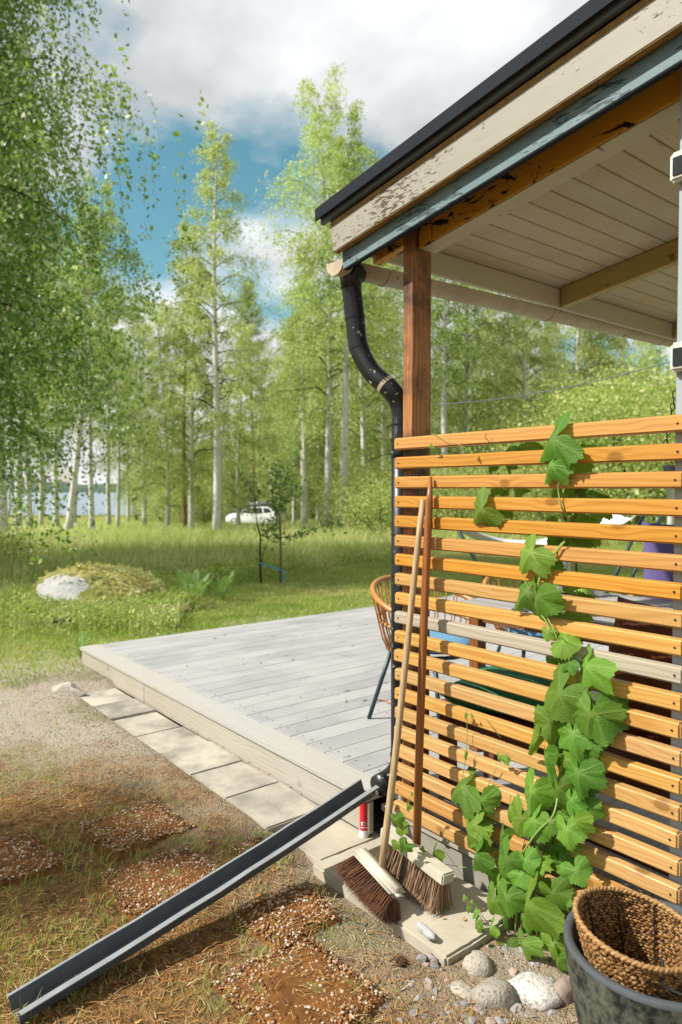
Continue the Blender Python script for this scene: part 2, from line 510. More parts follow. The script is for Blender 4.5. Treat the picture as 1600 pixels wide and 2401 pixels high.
M['block'] = plain('worn_painted_block', (0.46, 0.42, 0.33), 0.6, var=0.2, scale=9, bump=0.3, speck=((0.26, 0.18, 0.09), 12, 0.66))
def bristle_mat(name, cols):
    t = NT(name)
    r = t.n('ShaderNodeNewGeometry').outputs['Random Per Island']
    t.bsdf(t.ramp(r, [(i / (len(cols) - 1), c) for i, c in enumerate(cols)]), 0.6, spec=0.3)
    return t.m
M['bristle_dark'] = bristle_mat('dark_brown_bristles', [(0.035, 0.016, 0.010), (0.075, 0.03, 0.016), (0.11, 0.045, 0.02), (0.20, 0.075, 0.02)])
M['bristle_tan'] = bristle_mat('tan_bristles', [(0.10, 0.055, 0.03), (0.26, 0.16, 0.09), (0.36, 0.23, 0.14), (0.06, 0.03, 0.018)])
M['hop_leaf'] = None
M['stem'] = plain('green_stem', (0.22, 0.30, 0.07), 0.5, var=0.3)
M['stem_brown'] = plain('brown_stem', (0.16, 0.10, 0.045), 0.7, var=0.3)
def stone_mat(name, a, b, spots, sc=9, bs=0.9, bd=0.012):
    t = NT(name)
    v = t.coords((1, 1, 1), 30, 'Object')
    n = t.noise(v, sc, 7, 0.65); f = t.noise(v, sc * 14, 3, 0.6)
    c = t.mix(n, a, b)
    c = t.mix(t.ramp(f, [(0.56, 0.0), (0.62, 0.7)]), c, spots)
    c = t.n('ShaderNodeHueSaturation', Color=c, Value=t.math('MULTIPLY_ADD', t.rnd(), 0.5, 0.72)).outputs[0]
    t.bsdf(c, 0.85, t.bump(t.math('ADD', n, t.math('MULTIPLY', f, 0.4)), bs, bd), spec=0.15)
    return t.m
M['granite'] = stone_mat('pale_granite', (0.25, 0.22, 0.175), (0.38, 0.345, 0.29), (0.11, 0.095, 0.085))
M['granite_white'] = stone_mat('white_granite', (0.32, 0.30, 0.27), (0.48, 0.46, 0.42), (0.12, 0.12, 0.10), 7)
M['gravel'] = stone_mat('crushed_gravel', (0.20, 0.195, 0.195), (0.34, 0.32, 0.31), (0.16, 0.15, 0.16), 1.5, 0.35, 0.05)
M['gravel_pink'] = stone_mat('pinkish_gravel', (0.27, 0.20, 0.165), (0.36, 0.285, 0.245), (0.25, 0.16, 0.13), 1.5, 0.35, 0.05)
def pebble_mat():
    t = NT('aggregate_pebbles')
    r = t.n('ShaderNodeNewGeometry').outputs['Random Per Island']
    c = t.ramp(r, [(0.0, (0.07, 0.03, 0.010)), (0.35, (0.20, 0.08, 0.022)), (0.58, (0.32, 0.16, 0.06)), (0.85, (0.38, 0.27, 0.18)), (1.0, (0.52, 0.46, 0.38))])
    t.bsdf(c, 0.7, spec=0.3)
    return t.m
M['pebble'] = pebble_mat()
M['agg_base'] = plain('mossy_aggregate_cement', (0.15, 0.066, 0.02), 0.95, var=0.8, scale=22, bump=1.0, speck=((0.14, 0.11, 0.03), 14, 0.57), spec=0.1)
M['litter'] = bristle_mat('fallen_needles', [(0.34, 0.19, 0.06), (0.30, 0.105, 0.022), (0.42, 0.27, 0.11), (0.13, 0.06, 0.022), (0.46, 0.35, 0.19), (0.24, 0.20, 0.06)])
M['dead_leaf'] = bristle_mat('dead_leaves', [(0.40, 0.14, 0.03), (0.30, 0.12, 0.04), (0.50, 0.26, 0.06), (0.22, 0.10, 0.04)])
M['grass'] = leafmat('lawn_blades', [(0.14, 0.24, 0.022), (0.22, 0.33, 0.04), (0.34, 0.42, 0.085), (0.54, 0.53, 0.22)], 0.38, 0.55, patch=0.55)
M['tall'] = leafmat('meadow_blades', [(0.17, 0.27, 0.03), (0.32, 0.41, 0.085), (0.54, 0.56, 0.21), (0.74, 0.68, 0.40)], 0.4, 0.55, patch=0.30)
M['weed'] = leafmat('weed_leaves', [(0.13, 0.24, 0.025), (0.24, 0.35, 0.055), (0.40, 0.47, 0.13), (0.64, 0.62, 0.34)], 0.4, 0.5, patch=1.3)
M['moss_tuft'] = leafmat('moss_tufts', [(0.20, 0.11, 0.025), (0.36, 0.32, 0.07), (0.54, 0.53, 0.17), (0.68, 0.67, 0.32), (0.80, 0.78, 0.50)], 0.25, 0.8, spec=0.1, patch=2.2)
M['fern'] = leafmat('fern_fronds', [(0.16, 0.30, 0.07), (0.28, 0.42, 0.14)], 0.35, 0.5)
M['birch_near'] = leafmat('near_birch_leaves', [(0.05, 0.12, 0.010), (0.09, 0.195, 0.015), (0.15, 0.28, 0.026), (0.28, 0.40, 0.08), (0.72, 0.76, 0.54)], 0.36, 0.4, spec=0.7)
M['birch_leaf'] = leafmat('birch_leaves', [(0.17, 0.255, 0.034), (0.28, 0.375, 0.068), (0.42, 0.50, 0.145), (0.72, 0.74, 0.44)], 0.46, 0.5, spec=0.4)
M['birch_pale'] = leafmat('pale_birch_leaves', [(0.26, 0.33, 0.07), (0.39, 0.455, 0.125), (0.55, 0.59, 0.24), (0.80, 0.80, 0.54)], 0.46, 0.5, spec=0.4)
M['pine_needle'] = leafmat('pine_needles', [(0.13, 0.18, 0.045), (0.20, 0.25, 0.065), (0.29, 0.32, 0.10)], 0.4, 0.5)
M['shrub_leaf'] = leafmat('shrub_leaves', [(0.20, 0.29, 0.05), (0.31, 0.39, 0.09), (0.44, 0.48, 0.16), (0.62, 0.60, 0.30)], 0.48, 0.5)
M['apple_leaf'] = leafmat('apple_leaves', [(0.06, 0.125, 0.025), (0.12, 0.20, 0.05), (0.26, 0.33, 0.17)], 0.35, 0.45)
def birch_bark():
    t = NT('birch_bark')
    v = t.coords((1, 1, 1), 20)
    vs = t.coords((5, 5, 34), 20)
    lent = t.noise(vs, 1.0, 4, 0.6)
    blot = t.noise(t.coords((3, 3, 2.2), 20), 1.2, 4, 0.6)
    c = t.mix(t.noise(v, 3, 4), (0.46, 0.44, 0.40), (0.68, 0.66, 0.62))
    c = t.mix(t.ramp(lent, [(0.57, 0.0), (0.66, 0.75)]), c, (0.10, 0.085, 0.07))
    c = t.mix(t.ramp(blot, [(0.62, 0.0), (0.70, 0.85)]), c, (0.045, 0.036, 0.028))
    t.bsdf(c, 0.75, t.bump(lent, 0.4, 0.02), spec=0.2)
    return t.m
M['birch'] = birch_bark()
M['twig'] = plain('dark_branch_bark', (0.055, 0.036, 0.024), 0.8, var=0.4, spec=0.2)
M['pine_bark'] = plain('orange_pine_bark', (0.26, 0.16, 0.09), 0.85, var=0.5, scale=4, bump=0.6, spec=0.15)
M['moss'] = None
M['white_paint'] = plain('white_car_paint', (0.70, 0.71, 0.72), 0.22, var=0.03, bump=0.0, spec=0.5, coat=0.6)
M['glass_dark'] = plain('dark_car_glass', (0.02, 0.026, 0.03), 0.08, var=0.1, bump=0.0, spec=0.8)
M['rubber'] = plain('black_rubber', (0.02, 0.02, 0.02), 0.7, var=0.2, spec=0.3)
M['alloy'] = plain('grey_alloy', (0.45, 0.46, 0.47), 0.35, metal=0.6, var=0.1)
M['roofbox'] = plain('grey_roof_box', (0.22, 0.24, 0.26), 0.35, var=0.08, bump=0.0)
M['red_lamp'] = plain('red_tail_lamp', (0.40, 0.02, 0.02), 0.2, var=0.1, bump=0.0)
M['rattan'] = plain('honey_rattan', (0.44, 0.17, 0.032), 0.4, var=0.25, scale=30, bump=0.2, coat=0.2)
M['chair_metal'] = plain('dark_green_metal', (0.014, 0.040, 0.044), 0.4, var=0.2, spec=0.5)
M['blue_cloth'] = plain('blue_cushion_cloth', (0.115, 0.26, 0.40), 0.85, var=0.15, scale=40, bump=0.4, spec=0.15)
M['green_velvet'] = plain('green_velvet', (0.020, 0.155, 0.062), 0.6, var=0.35, scale=9, bump=0.6, bdist=0.02, spec=0.3)
M['rust_velvet'] = plain('rust_velvet', (0.15, 0.030, 0.008), 0.55, var=0.5, scale=7, bump=0.8, bdist=0.03, spec=0.3)
M['table_grey'] = wood('grey_table_board', (0.30, 0.29, 0.285), (0.20, 0.19, 0.185), 'X', ring=16, rough=0.6, knots=0.2)
M['table_leg'] = wood('brown_table_leg', (0.20, 0.075, 0.022), (0.09, 0.032, 0.012), 'Z', ring=20, rough=0.5, knots=0.2)
M['bench'] = wood('reddish_bench_wood', (0.16, 0.045, 0.022), (0.06, 0.018, 0.010), 'X', ring=20, rough=0.5, knots=0.2)
M['steel'] = plain('brushed_steel', (0.55, 0.56, 0.57), 0.28, metal=0.9, var=0.08)
M['green_cup'] = plain('green_ribbed_cup', (0.20, 0.36, 0.045), 0.5, var=0.1)
M['white_cup'] = plain('white_ceramic', (0.74, 0.74, 0.72), 0.3, var=0.04)
M['white_cloth'] = plain('white_canvas', (0.55, 0.55, 0.545), 0.8, var=0.06, scale=4, bump=0.2)
M['purple'] = plain('purple_cloth', (0.10, 0.075, 0.20), 0.85, var=0.2, scale=10, bump=0.3)
M['yellow'] = plain('yellow_paint', (0.62, 0.36, 0.03), 0.5, var=0.15)
M['red_plastic'] = plain('red_can', (0.55, 0.018, 0.028), 0.3, var=0.08, coat=0.2)
M['white_print'] = plain('white_print', (0.74, 0.74, 0.74), 0.35, var=0.04)
M['black_print'] = plain('black_print', (0.02, 0.02, 0.02), 0.5, var=0.1)
M['blue_strap'] = plain('blue_strap', (0.06, 0.28, 0.46), 0.5, var=0.1)
def pot_mat():
    t = NT('mottled_stone_pot')
    v = t.coords((1, 1, 0.8))
    n = t.noise(v, 16, 7, 0.7); f = t.noise(v, 60, 4, 0.65); b = t.noise(v, 4, 3)
    c = t.mix(t.ramp(t.math('ADD', n, t.math('MULTIPLY', t.math('SUBTRACT', f, 0.5), 0.7)), [(0.36, 0.0), (0.62, 1.0)]), (0.016, 0.018, 0.018), (0.11, 0.112, 0.083))
    c = t.mix(t.ramp(b, [(0.5, 0.0), (0.8, 0.5)]), c, (0.05, 0.05, 0.033))
    t.bsdf(c, 0.85, t.bump(f, 0.35, 0.002), spec=0.15)
    return t.m
M['pot'] = pot_mat()
M['pot_rim'] = plain('grey_pot_rim', (0.060, 0.068, 0.073), 0.8, var=0.25, scale=40)
M['wicker'] = bristle_mat('woven_seagrass', [(0.07, 0.03, 0.008), (0.17, 0.075, 0.018), (0.24, 0.12, 0.035), (0.33, 0.20, 0.08), (0.20, 0.075, 0.012)])
M['soil'] = plain('dark_soil', (0.045, 0.032, 0.022), 0.95, var=0.5, scale=20, bump=0.8, spec=0.1)
M['cone'] = plain('pine_cone_brown', (0.10, 0.052, 0.024), 0.7, var=0.4, scale=40)
M['cord'] = plain('black_cord', (0.012, 0.012, 0.013), 0.6)
def hop_mat():
    t = NT('hop_leaf')
    tc = t.n('ShaderNodeTexCoord').outputs['Object']
    n = t.noise(tc, 6, 4, 0.6)
    c = t.mix(n, (0.075, 0.225, 0.008), (0.145, 0.335, 0.020))
    uv = t.n('ShaderNodeTexCoord').outputs['UV']
    vein = t.n('ShaderNodeAttribute', _attribute_name='vein').outputs['Fac']
    c = t.mix(t.math('MULTIPLY', vein, 0.42), c, (0.30, 0.46, 0.11))
    o = t.rnd()
    c = t.n('ShaderNodeHueSaturation', Color=c, Hue=t.math('MULTIPLY_ADD', o, 0.045, 0.462), Value=t.math('MULTIPLY_ADD', t.math('FRACT', t.math('MULTIPLY', o, 9.7)), 0.5, 0.72), Saturation=0.95).outputs[0]
    p = t.n('ShaderNodeBsdfPrincipled')
    t.set(p, 'Base Color', c); t.set(p, 'Roughness', 0.5); t.set(p, 'Specular IOR Level', 0.4)
    t.set(p, 'Normal', t.bump(t.math('ADD', t.noise(tc, 22, 3), t.math('MULTIPLY', vein, 0.6)), 0.35, 0.02))
    tr = t.n('ShaderNodeBsdfTranslucent')
    t.set(tr, 'Color', t.mix(0.4, c, (0.28, 0.55, 0.02)))
    ms = t.n('ShaderNodeMixShader', i0=0.42, i1=p.outputs[0], i2=tr.outputs[0])
    t.t.links.new(ms.outputs[0], t.out.inputs[0])
    return t.m
M['hop_leaf'] = hop_mat()
def moss_mat():
    t = NT('mossy_boulder')
    v = t.coords((1, 1, 1))
    n = t.noise(v, 7, 7, 0.7); g = t.noise(v, 45, 4, 0.7); b = t.noise(v, 2.0, 4, 0.55)
    moss = t.ramp(t.math('MULTIPLY_ADD', t.math('SUBTRACT', g, 0.5), 0.8, n), [(0.28, (0.13, 0.075, 0.018)), (0.42, (0.30, 0.25, 0.055)), (0.56, (0.46, 0.43, 0.15)), (0.74, (0.60, 0.57, 0.30))])
    moss = t.mix(t.ramp(b, [(0.5, 0.0), (0.62, 0.7)]), moss, t.mix(g, (0.16, 0.22, 0.04), (0.34, 0.36, 0.10)))
    rockc = t.mix(t.noise(v, 18, 5, 0.7), (0.34, 0.33, 0.31), (0.76, 0.75, 0.72))
    att = t.n('ShaderNodeAttribute', _attribute_name='bare').outputs['Fac']
    f = t.math('ADD', att, t.math('MULTIPLY', t.math('SUBTRACT', t.noise(v, 6, 6, 0.7), 0.5), 1.5))
    c = t.mix(t.ramp(f, [(0.50, 0.0), (0.56, 1.0)]), moss, rockc)
    t.bsdf(c, 0.95, t.bump(t.math('ADD', g, n), 1.0, 0.05), spec=0.1)
    return t.m
M['moss'] = moss_mat()

# ------------------------------------------------------------------ terrain
def sstep(a, b, x):
    t = np.clip((x - a) / (b - a), 0, 1); return t * t * (3 - 2 * t)
def pnoise(X, Y, s, seed=0):
    r = np.random.default_rng(seed); out = 0
    for _ in range(5):
        a = r.uniform(0, 2 * math.pi); f = s * r.uniform(0.6, 1.6); p = r.uniform(0, 6.28)
        out = out + np.sin((X * math.cos(a) + Y * math.sin(a)) * f + p + 1.3 * np.sin((Y * math.cos(a) - X * math.sin(a)) * f * 0.7 + p * 2))
    return out / 5
def gz(X, Y):
    X = np.asarray(X, float); Y = np.asarray(Y, float)
    d = X * VH[0] + Y * VH[1]; l = X * RT[0] + Y * RT[1]
    dd = np.maximum(d, 0.1)
    left = 1 - sstep(-0.12, 0.22, l / dd)
    drop = np.interp(d, [0, 8, 16, 27, 42, 55, 80, 96, 130, 400], [0, 0.05, -0.08, -0.37, -1.0, -1.48, -1.5, -2.2, -4, -6])
    dropr = np.interp(d, [0, 8, 30, 80, 400], [0, 0.05, 0.0, 0.6, 4.0])
    z = drop * left + dropr * (1 - left)
    amp = 0.012 + 0.09 * sstep(9, 22, d)
    z = z + amp * pnoise(X, Y, 1.6, 3) * sstep(0.5, 2, np.hypot(X - 0, Y - 0)) + 0.006 * pnoise(X, Y, 7, 5)
    path = sstep(-2.2, -2.6, X) * sstep(0.9, 1.5, Y) * (1 - sstep(2.4, 3.2, Y)) * sstep(-6.5, -5.2, X)
    z = z + 0.040 * path
    pav = (X > -4.95) & (X < -2.0) & (Y > 1.54) & (Y < 1.95)
    z = np.where(pav, np.minimum(z, 0.012), z)
    slab_ = (X > -2.2) & (X < -1.40) & (Y > 1.50) & (Y < 1.95)
    z = np.where(slab_, np.minimum(z, -0.012), z)
    deck = (X > -5.55) & (Y > 1.9) & (Y < 6.3) & (X < 1.6)
    z = np.where(deck, np.minimum(z, -0.02), z)
    return z
def grid_axis(c, near, far, n):
    u = np.linspace(-1, 1, n); b = math.asinh(far / near)
    return c + near * np.sinh(u * b)
gx = grid_axis(-3.0, 1.1, 600, 261); gy = grid_axis(1.3, 1.1, 600, 261)
GX, GY = np.meshgrid(gx, gy, indexing='xy')
GV = np.stack([GX.ravel(), GY.ravel(), gz(GX, GY).ravel()], 1)
nx, ny = len(gx), len(gy)
ii, jj = np.meshgrid(np.arange(nx - 1), np.arange(ny - 1), indexing='xy')
a = (jj * nx + ii).ravel()
GF = np.stack([a, a + 1, a + nx + 1, a + nx], 1)
def ground_mat():
    t = NT('yard_ground')
    p = t.n('ShaderNodeTexCoord').outputs['Object']
    sp = t.n('ShaderNodeSeparateXYZ', i0=p)
    x, y = sp.outputs[0], sp.outputs[1]
    nb = t.noise(p, 0.55, 5, 0.6); nm = t.noise(p, 2.4, 6, 0.65); nf = t.noise(p, 26, 6, 0.7); ng = t.noise(p, 120, 3, 0.6)
    sand = t.mix(ng, (0.34, 0.29, 0.21), (0.56, 0.50, 0.405))
    needles = t.mix(t.ramp(nf, [(0.3, 0.0), (0.7, 1.0)]), (0.075, 0.036, 0.013), (0.38, 0.215, 0.08))
    green = t.mix(nf, (0.08, 0.10, 0.02), (0.22, 0.225, 0.06))
    # path edge, around the slab and the far corner are sandy; the middle of the yard is covered by needles
    e = t.math('MULTIPLY_ADD', nm, 1.1, t.math('MULTIPLY', y, 0.55))
    far = t.math('MULTIPLY', t.math('SUBTRACT', -3.3, x), 0.55)
    e = t.math('ADD', e, t.math('MAXIMUM', far, 0.0))
    c = t.mix(t.ramp(e, [(0.86, 0.0), (1.0, 0.5), (1.25, 1.0)]) if False else t.math('MULTIPLY_ADD', t.math('SUBTRACT', e, 1.13), 2.0, 0.0, clamp=True), needles, sand)
    c = t.mix(t.ramp(nm, [(0.52, 0.0), (0.64, 0.7)]), c, t.mix(0.75, c, green))
    dry = t.mix(nf, (0.20, 0.20, 0.05), (0.34, 0.31, 0.11))
    lawn = t.mix(t.ramp(nb, [(0.4, 0.0), (0.62, 1.0)]), t.mix(nf, (0.10, 0.145, 0.02), (0.22, 0.28, 0.05)), dry)
    lm = t.math('MULTIPLY_ADD', t.math('ADD', t.math('MULTIPLY', x, -1.0), t.math('MULTIPLY', nm, 1.6)), 1.4, -1.4 * 6.55, clamp=True)
    lm2 = t.math('MULTIPLY_ADD', t.math('SUBTRACT', y, 6.0), 2.0, 0.0, clamp=True)
    c = t.mix(t.math('MAXIMUM', lm, lm2), c, lawn)
    t.bsdf(c, 0.95, t.bump(t.math('ADD', nf, t.math('MULTIPLY', ng, 0.8)), 1.0, 0.03), spec=0.1)
    return t.m
ground = solo('ground', (GV, GF), ground_mat(), (0, 0, 0), None, None, kind='structure', smooth=True)

def water_mat():
    t = NT('lake_water')
    p = t.n('ShaderNodeTexCoord').outputs['Object']
    n = t.noise(t.n('ShaderNodeVectorMath', _operation='MULTIPLY', i0=p, i1=(0.25, 0.6, 1)).outputs[0], 0.6, 4, 0.6)
    t.bsdf((0.16, 0.22, 0.25), 0.3, t.bump(n, 0.4, 0.2), spec=0.8)
    return t.m
lk = VH * 330 + RT * -60
solo('lake', (np.array([[-1500, -700, -1.58], [-40, -700, -1.58], [-40, 1200, -1.58], [-1500, 1200, -1.58]]), [(0, 1, 2, 3)]),
     water_mat(), (0, 0, 0), None, None, kind='structure')
# far shore: a low wooded ridge beyond the lake
def ridge():
    n = 160; V = []; F = []
    for i in range(n):
        u = i / (n - 1); l = -800 + 1500 * u
        c = VH * 640 + RT * l
        h = 13 + 7 * math.sin(u * 9 + 1) + 3.5 * math.sin(u * 31) + 2.0 * math.sin(u * 173) + random.uniform(0, 3)
        for k, (o, zz) in enumerate(((0, -2), (4, 0.55 * h), (30, h), (120, h * 1.25), (260, -2))):
            q = c + VH * o
            V.append((q[0], q[1], zz if k in (0, 4) else zz + random.uniform(-0.8, 0.8)))
    for i in range(n - 1):
        for k in range(4):
            F.append((i * 5 + k, (i + 1) * 5 + k, (i + 1) * 5 + k + 1, i * 5 + k + 1))
    return np.array(V), F
solo('far_shore_hill', ridge(), plain('far_wood', (0.09, 0.13, 0.10), 0.95, var=0.3, scale=0.12, bump=0.8, bdist=2.0, spec=0.1), (0, 0, 0), None, None, kind='structure')

# ------------------------------------------------------------------ deck
DZ = 0.20
deck = thing('wooden_deck', 'low wooden deck of silvery weathered boards beside the slatted screen', 'deck', (-5.6, 1.857, 0.05))
bx = -5.605; i = 0
while bx < 1.4:
    w = 0.139
    y1 = 6.2
    y0 = 2.003 if bx + w < -2.1 else 1.962
    part(deck, 'deck_board', bbox(bx, bx + w, y0, y1, DZ - 0.028 + random.uniform(-0.0015, 0.0015), DZ + random.uniform(-0.0008, 0.0006), 0.002, 1), M['deck'])
    bx += w + 0.003; i += 1
scv, scf = [], []
for bxx in np.arange(-5.605, 0.5, 0.142):
    for yy in (2.06, 2.63, 3.3, 3.95, 4.62):
        for ox in (0.03, 0.109):
            q = len(scv); cxx, cyy = bxx + ox + random.uniform(-0.004, 0.004), yy + random.uniform(-0.006, 0.006)
            scv += [(cxx + 0.0042 * math.cos(a), cyy + 0.0042 * math.sin(a), DZ + 0.0018) for a in np.linspace(0, 6.28, 7)[:6]]; scf.append(tuple(range(q, q + 6)))
part(deck, 'screws', (np.array(scv), scf), M['black_metal'], kind='stuff')
part(deck, 'border_board', bbox(-5.625, -2.14, 1.848, 1.998, DZ - 0.028, DZ + 0.001, 0.005, 2), M['deck_x'])
for x0, x1 in ((-5.61, -4.402), (-4.398, -2.14)):
    part(deck, 'fascia_board', bbox(x0, x1, 1.860, 1.888, 0.035, DZ - 0.031, 0.004, 1), M['fascia'])
part(deck, 'fascia_board', bbox(-5.612, -5.584, 1.90, 6.2, 0.02, DZ - 0.031, 0.004, 1), M['deck'])
part(deck, 'joist', box(-5.5, 1.3, 2.6, 2.65, 0.0, DZ - 0.03), M['table_leg'])
part(deck, 'joist', box(-5.5, 1.3, 4.6, 4.65, 0.0, DZ - 0.03), M['table_leg'])

tw = atZ(905, 1648, DZ)
solo('fallen_twig', tube(smoothpath([tw + [-0.07, -0.02, 0.006], tw + [-0.02, 0.01, 0.008], tw + [0.03, 0.0, 0.006], tw + [0.09, 0.03, 0.01]], 3), 0.0045, 5), plain('orange_brown_twig', (0.36, 0.13, 0.03), 0.7, var=0.3), tw,
     'short orange brown twig lying on the deck by the chair leg', 'twig')
dr = np.random.default_rng(41); nd = 90
dx, dy = dr.uniform(-5.4, -2.2, nd), dr.uniform(1.9, 5.5, nd); da = dr.uniform(0, 6.28, nd)
dV = []; dF = []
for k in range(nd):
    L = dr.uniform(0.006, 0.022); W = L * dr.uniform(0.15, 0.5); c, s_ = math.cos(da[k]), math.sin(da[k]); p = np.array([dx[k], dy[k], DZ + 0.004]); b = len(dV)
    dV += [p + [c * L, s_ * L, 0.002], p + [-s_ * W, c * W, 0.004], p + [-c * L, -s_ * L, 0], p + [s_ * W, -c * W, 0]]; dF.append((b, b + 1, b + 2, b + 3))
solo('deck_debris', (np.array(dV), dF), plain('brown_debris', (0.10, 0.055, 0.03), 0.8, var=0.4), (0, 0, 0), 'tiny dry leaves and seeds scattered on the deck', 'leaves', kind='stuff')
# ------------------------------------------------------------------ paver path
path = thing('paver_path', 'row of square pale concrete pavers along the deck edge', None, (-4.9, 1.555, 0.0), kind='structure')
for k in range(7):
    x0 = -4.87 + 0.349 * k
    j = random.uniform(-0.006, 0.006); zz = 0.046 + random.uniform(-0.005, 0.004)
    v, f = bbox(x0, x0 + 0.343, 1.553 + j, 1.853 + j, -0.01, zz, 0.006, 2)
    v = rotz(v, random.uniform(-0.008, 0.008), (x0 + 0.17, 1.7, 0))
    v[:, 2] += (v[:, 2] > 0.02) * (v[:, 0] - x0 - 0.17) * random.uniform(-0.02, 0.02)
    part(path, 'paver', (v, f), M['paver'])

# ------------------------------------------------------------------ slab, plinth
def rough_box(x0, x1, y0, y1, z0, z1, seed, n=14, amp=0.006):
    bm = bmesh.new()
    V, F = box(x0, x1, y0, y1, z0, z1)
    vs = [bm.verts.new(tuple(v)) for v in V]
    for q in F: bm.faces.new([vs[i] for i in q])
    bmesh.ops.recalc_face_normals(bm, faces=bm.faces)
    bmesh.ops.bevel(bm, geom=list(bm.edges), offset=0.008, segments=2, affect='EDGES')
    bmesh.ops.subdivide_edges(bm, edges=[e for e in bm.edges if e.calc_length() > 0.2], cuts=n, use_grid_fill=True)
    bm.verts.index_update()
    V = np.array([v.co[:] for v in bm.verts]); F = [tuple(v.index for v in f.verts) for f in bm.faces]; bm.free()
    V = V + amp * np.stack([vnoise(V, 9, seed), vnoise(V, 9, seed + 1), 0.5 * vnoise(V, 9, seed + 2)], 1) + 0.5 * amp * np.stack([vnoise(V, 30, seed), vnoise(V, 30, seed + 1), 0.4 * vnoise(V, 30, seed + 2)], 1)
    return V, F
solo('concrete_slab', rough_box(-2.118, -1.43, 1.558, 1.925, -0.045, 0.03, 4), M['concrete'], (-1.77, 1.74, -0.04),
     'rough pale concrete slab under the two brooms', 'slab', smooth=False)
solo('cement_patch', rough_box(-2.425, -2.126, 1.60, 1.925, -0.05, 0.022, 8), M['concrete'], (-2.27, 1.76, -0.04),
     'sandy cement patch between the last paver and the slab', 'slab')
plinth = thing('porch_plinth', 'stained grey concrete plinth under the slatted screen', 'plinth', (-1.5, 1.95, -0.05))
part(plinth, 'concrete_wall', rough_box(-2.135, 1.4, 1.938, 2.05, -0.06, 0.118, 12, n=20, amp=0.004), M['plinth'])
part(plinth, 'sill_board', bbox(-2.14, 1.4, 1.926, 1.957, 0.120, 0.148, 0.003), M['fascia'])

# ------------------------------------------------------------------ porch roof
SL = 0.142
def zr(z0, x0, x): return z0 + SL * (x - x0)
XR = 1.6
porch = thing('porch_roof', 'low pitched porch roof with cream rake board and peeling paint', 'roof', (-2.4, 1.8, 2.3))
def rake(x0, x1, y0, y1, zlo, zhi, xr, end=0.0):
    """board along X on the roof slope; zlo/zhi given at x = xr"""
    poly = [(x0, zr(zlo, xr, x0)), (x1, zr(zlo, xr, x1)), (x1, zr(zhi, xr, x1)), (x0 - end, zr(zhi, xr, x0 - end))]
    return prism(poly, y0, y1)
roofe = -2.372
part(porch, 'roof_sheet', rake(roofe, XR, 1.772, 5.6, 2.576, 2.606, roofe), M['black_metal'])
part(porch, 'edge_flashing', rake(roofe, XR, 1.762, 1.7705, 2.562, 2.609, roofe), M['black_metal'])
part(porch, 'drip_strip', rake(roofe + 0.012, XR, 1.782, 1.800, 2.545, 2.575, roofe), M['zinc'])
wb = part(porch, 'rake_board', bevelled(rake(-2.302, XR, 1.802, 1.834, 2.422, 2.546, -2.306, 0.02), 0.002, 1), M['cream'], label='cream rake board with cracked peeling paint')
part(porch, 'rake_board_edge', rake(-2.299, XR, 1.8045, 1.8315, 2.4195, 2.4225, -2.306), M['ochre_edge'])
part(porch, 'rake_board_edge', rake(-2.316, XR, 1.7995, 1.8025, 2.530, 2.547, -2.306), M['ochre_edge'])
part(porch, 'trim_board', bevelled(rake(-2.282, XR, 1.838, 1.862, 2.356, 2.50, -2.28, 0.012), 0.002, 1), M['teal'], label='worn teal trim board')
part(porch, 'trim_underside', rake(-2.278, XR, 1.8405, 1.8615, 2.353, 2.357, -2.28), M['black_metal'])
def rafter(y0, y1, x0, x1, zb, zt, xr, chamf=0.0, mat='ochre'):
    poly = [(x0, zr(zb, xr, x0) + chamf * 0.5)]
    if chamf:
        for u in (0.25, 0.5, 0.75, 1.0):
            poly.append((x0 + chamf * 3 * u, zr(zb, xr, x0 + chamf * 3 * u) + chamf * 0.5 * (1 - u) ** 2))
    poly += [(x1, zr(zb, xr, x1)), (x1, zr(zt, xr, x1)), (x0, zr(zt, xr, x0))]
    return bevelled(prism(poly, y0, y1), 0.003, 1)
part(porch, 'rafter', rafter(1.990, 2.075, -1.986, XR, 2.396, 2.556, -1.995, 0.0), M['ochre'], label='ochre rafter with dark flaked patches')
part(porch, 'rafter_underside', rake(-1.984, XR, 1.993, 2.074, 2.390, 2.3955, -1.995), M['eave'])
part(porch, 'rafter_block', bevelled(rake(-1.983, -1.925, 1.978, 1.9885, 2.388, 2.54, -1.995), 0.002, 1), M['ochre'])
part(porch, 'rafter_tail', rafter(1.990, 2.038, -2.27, -2.052, 2.405, 2.515, -2.27), M['ochre'])
for yy in (3.3, 4.55):
    part(porch, 'rafter', rafter(yy, yy + 0.048, -2.232, XR, 2.425, 2.53, -2.24, 0.0), M['ochre_pale'], label='pale ochre rafter under the boards')
cx0 = -2.262
while cx0 < XR - 0.1:
    z0 = zr(2.533, -2.24, cx0)
    v, f = bbox(0, 0.0955, 1.868, 5.5, 0, 0.018, 0.004, 1)
    v[:, 2] += SL * v[:, 0]
    part(porch, 'ceiling_board', (v + np.array([cx0, 0, z0]), f), M['ceiling'])
    cx0 += 0.1
fv, ff = bbox(-2.268, -2.246, 1.87, 5.5, 2.425, 2.528, 0.003, 1)
part(porch, 'eave_board', (fv, ff), M['eave'], label='cream eave board above the gutter')

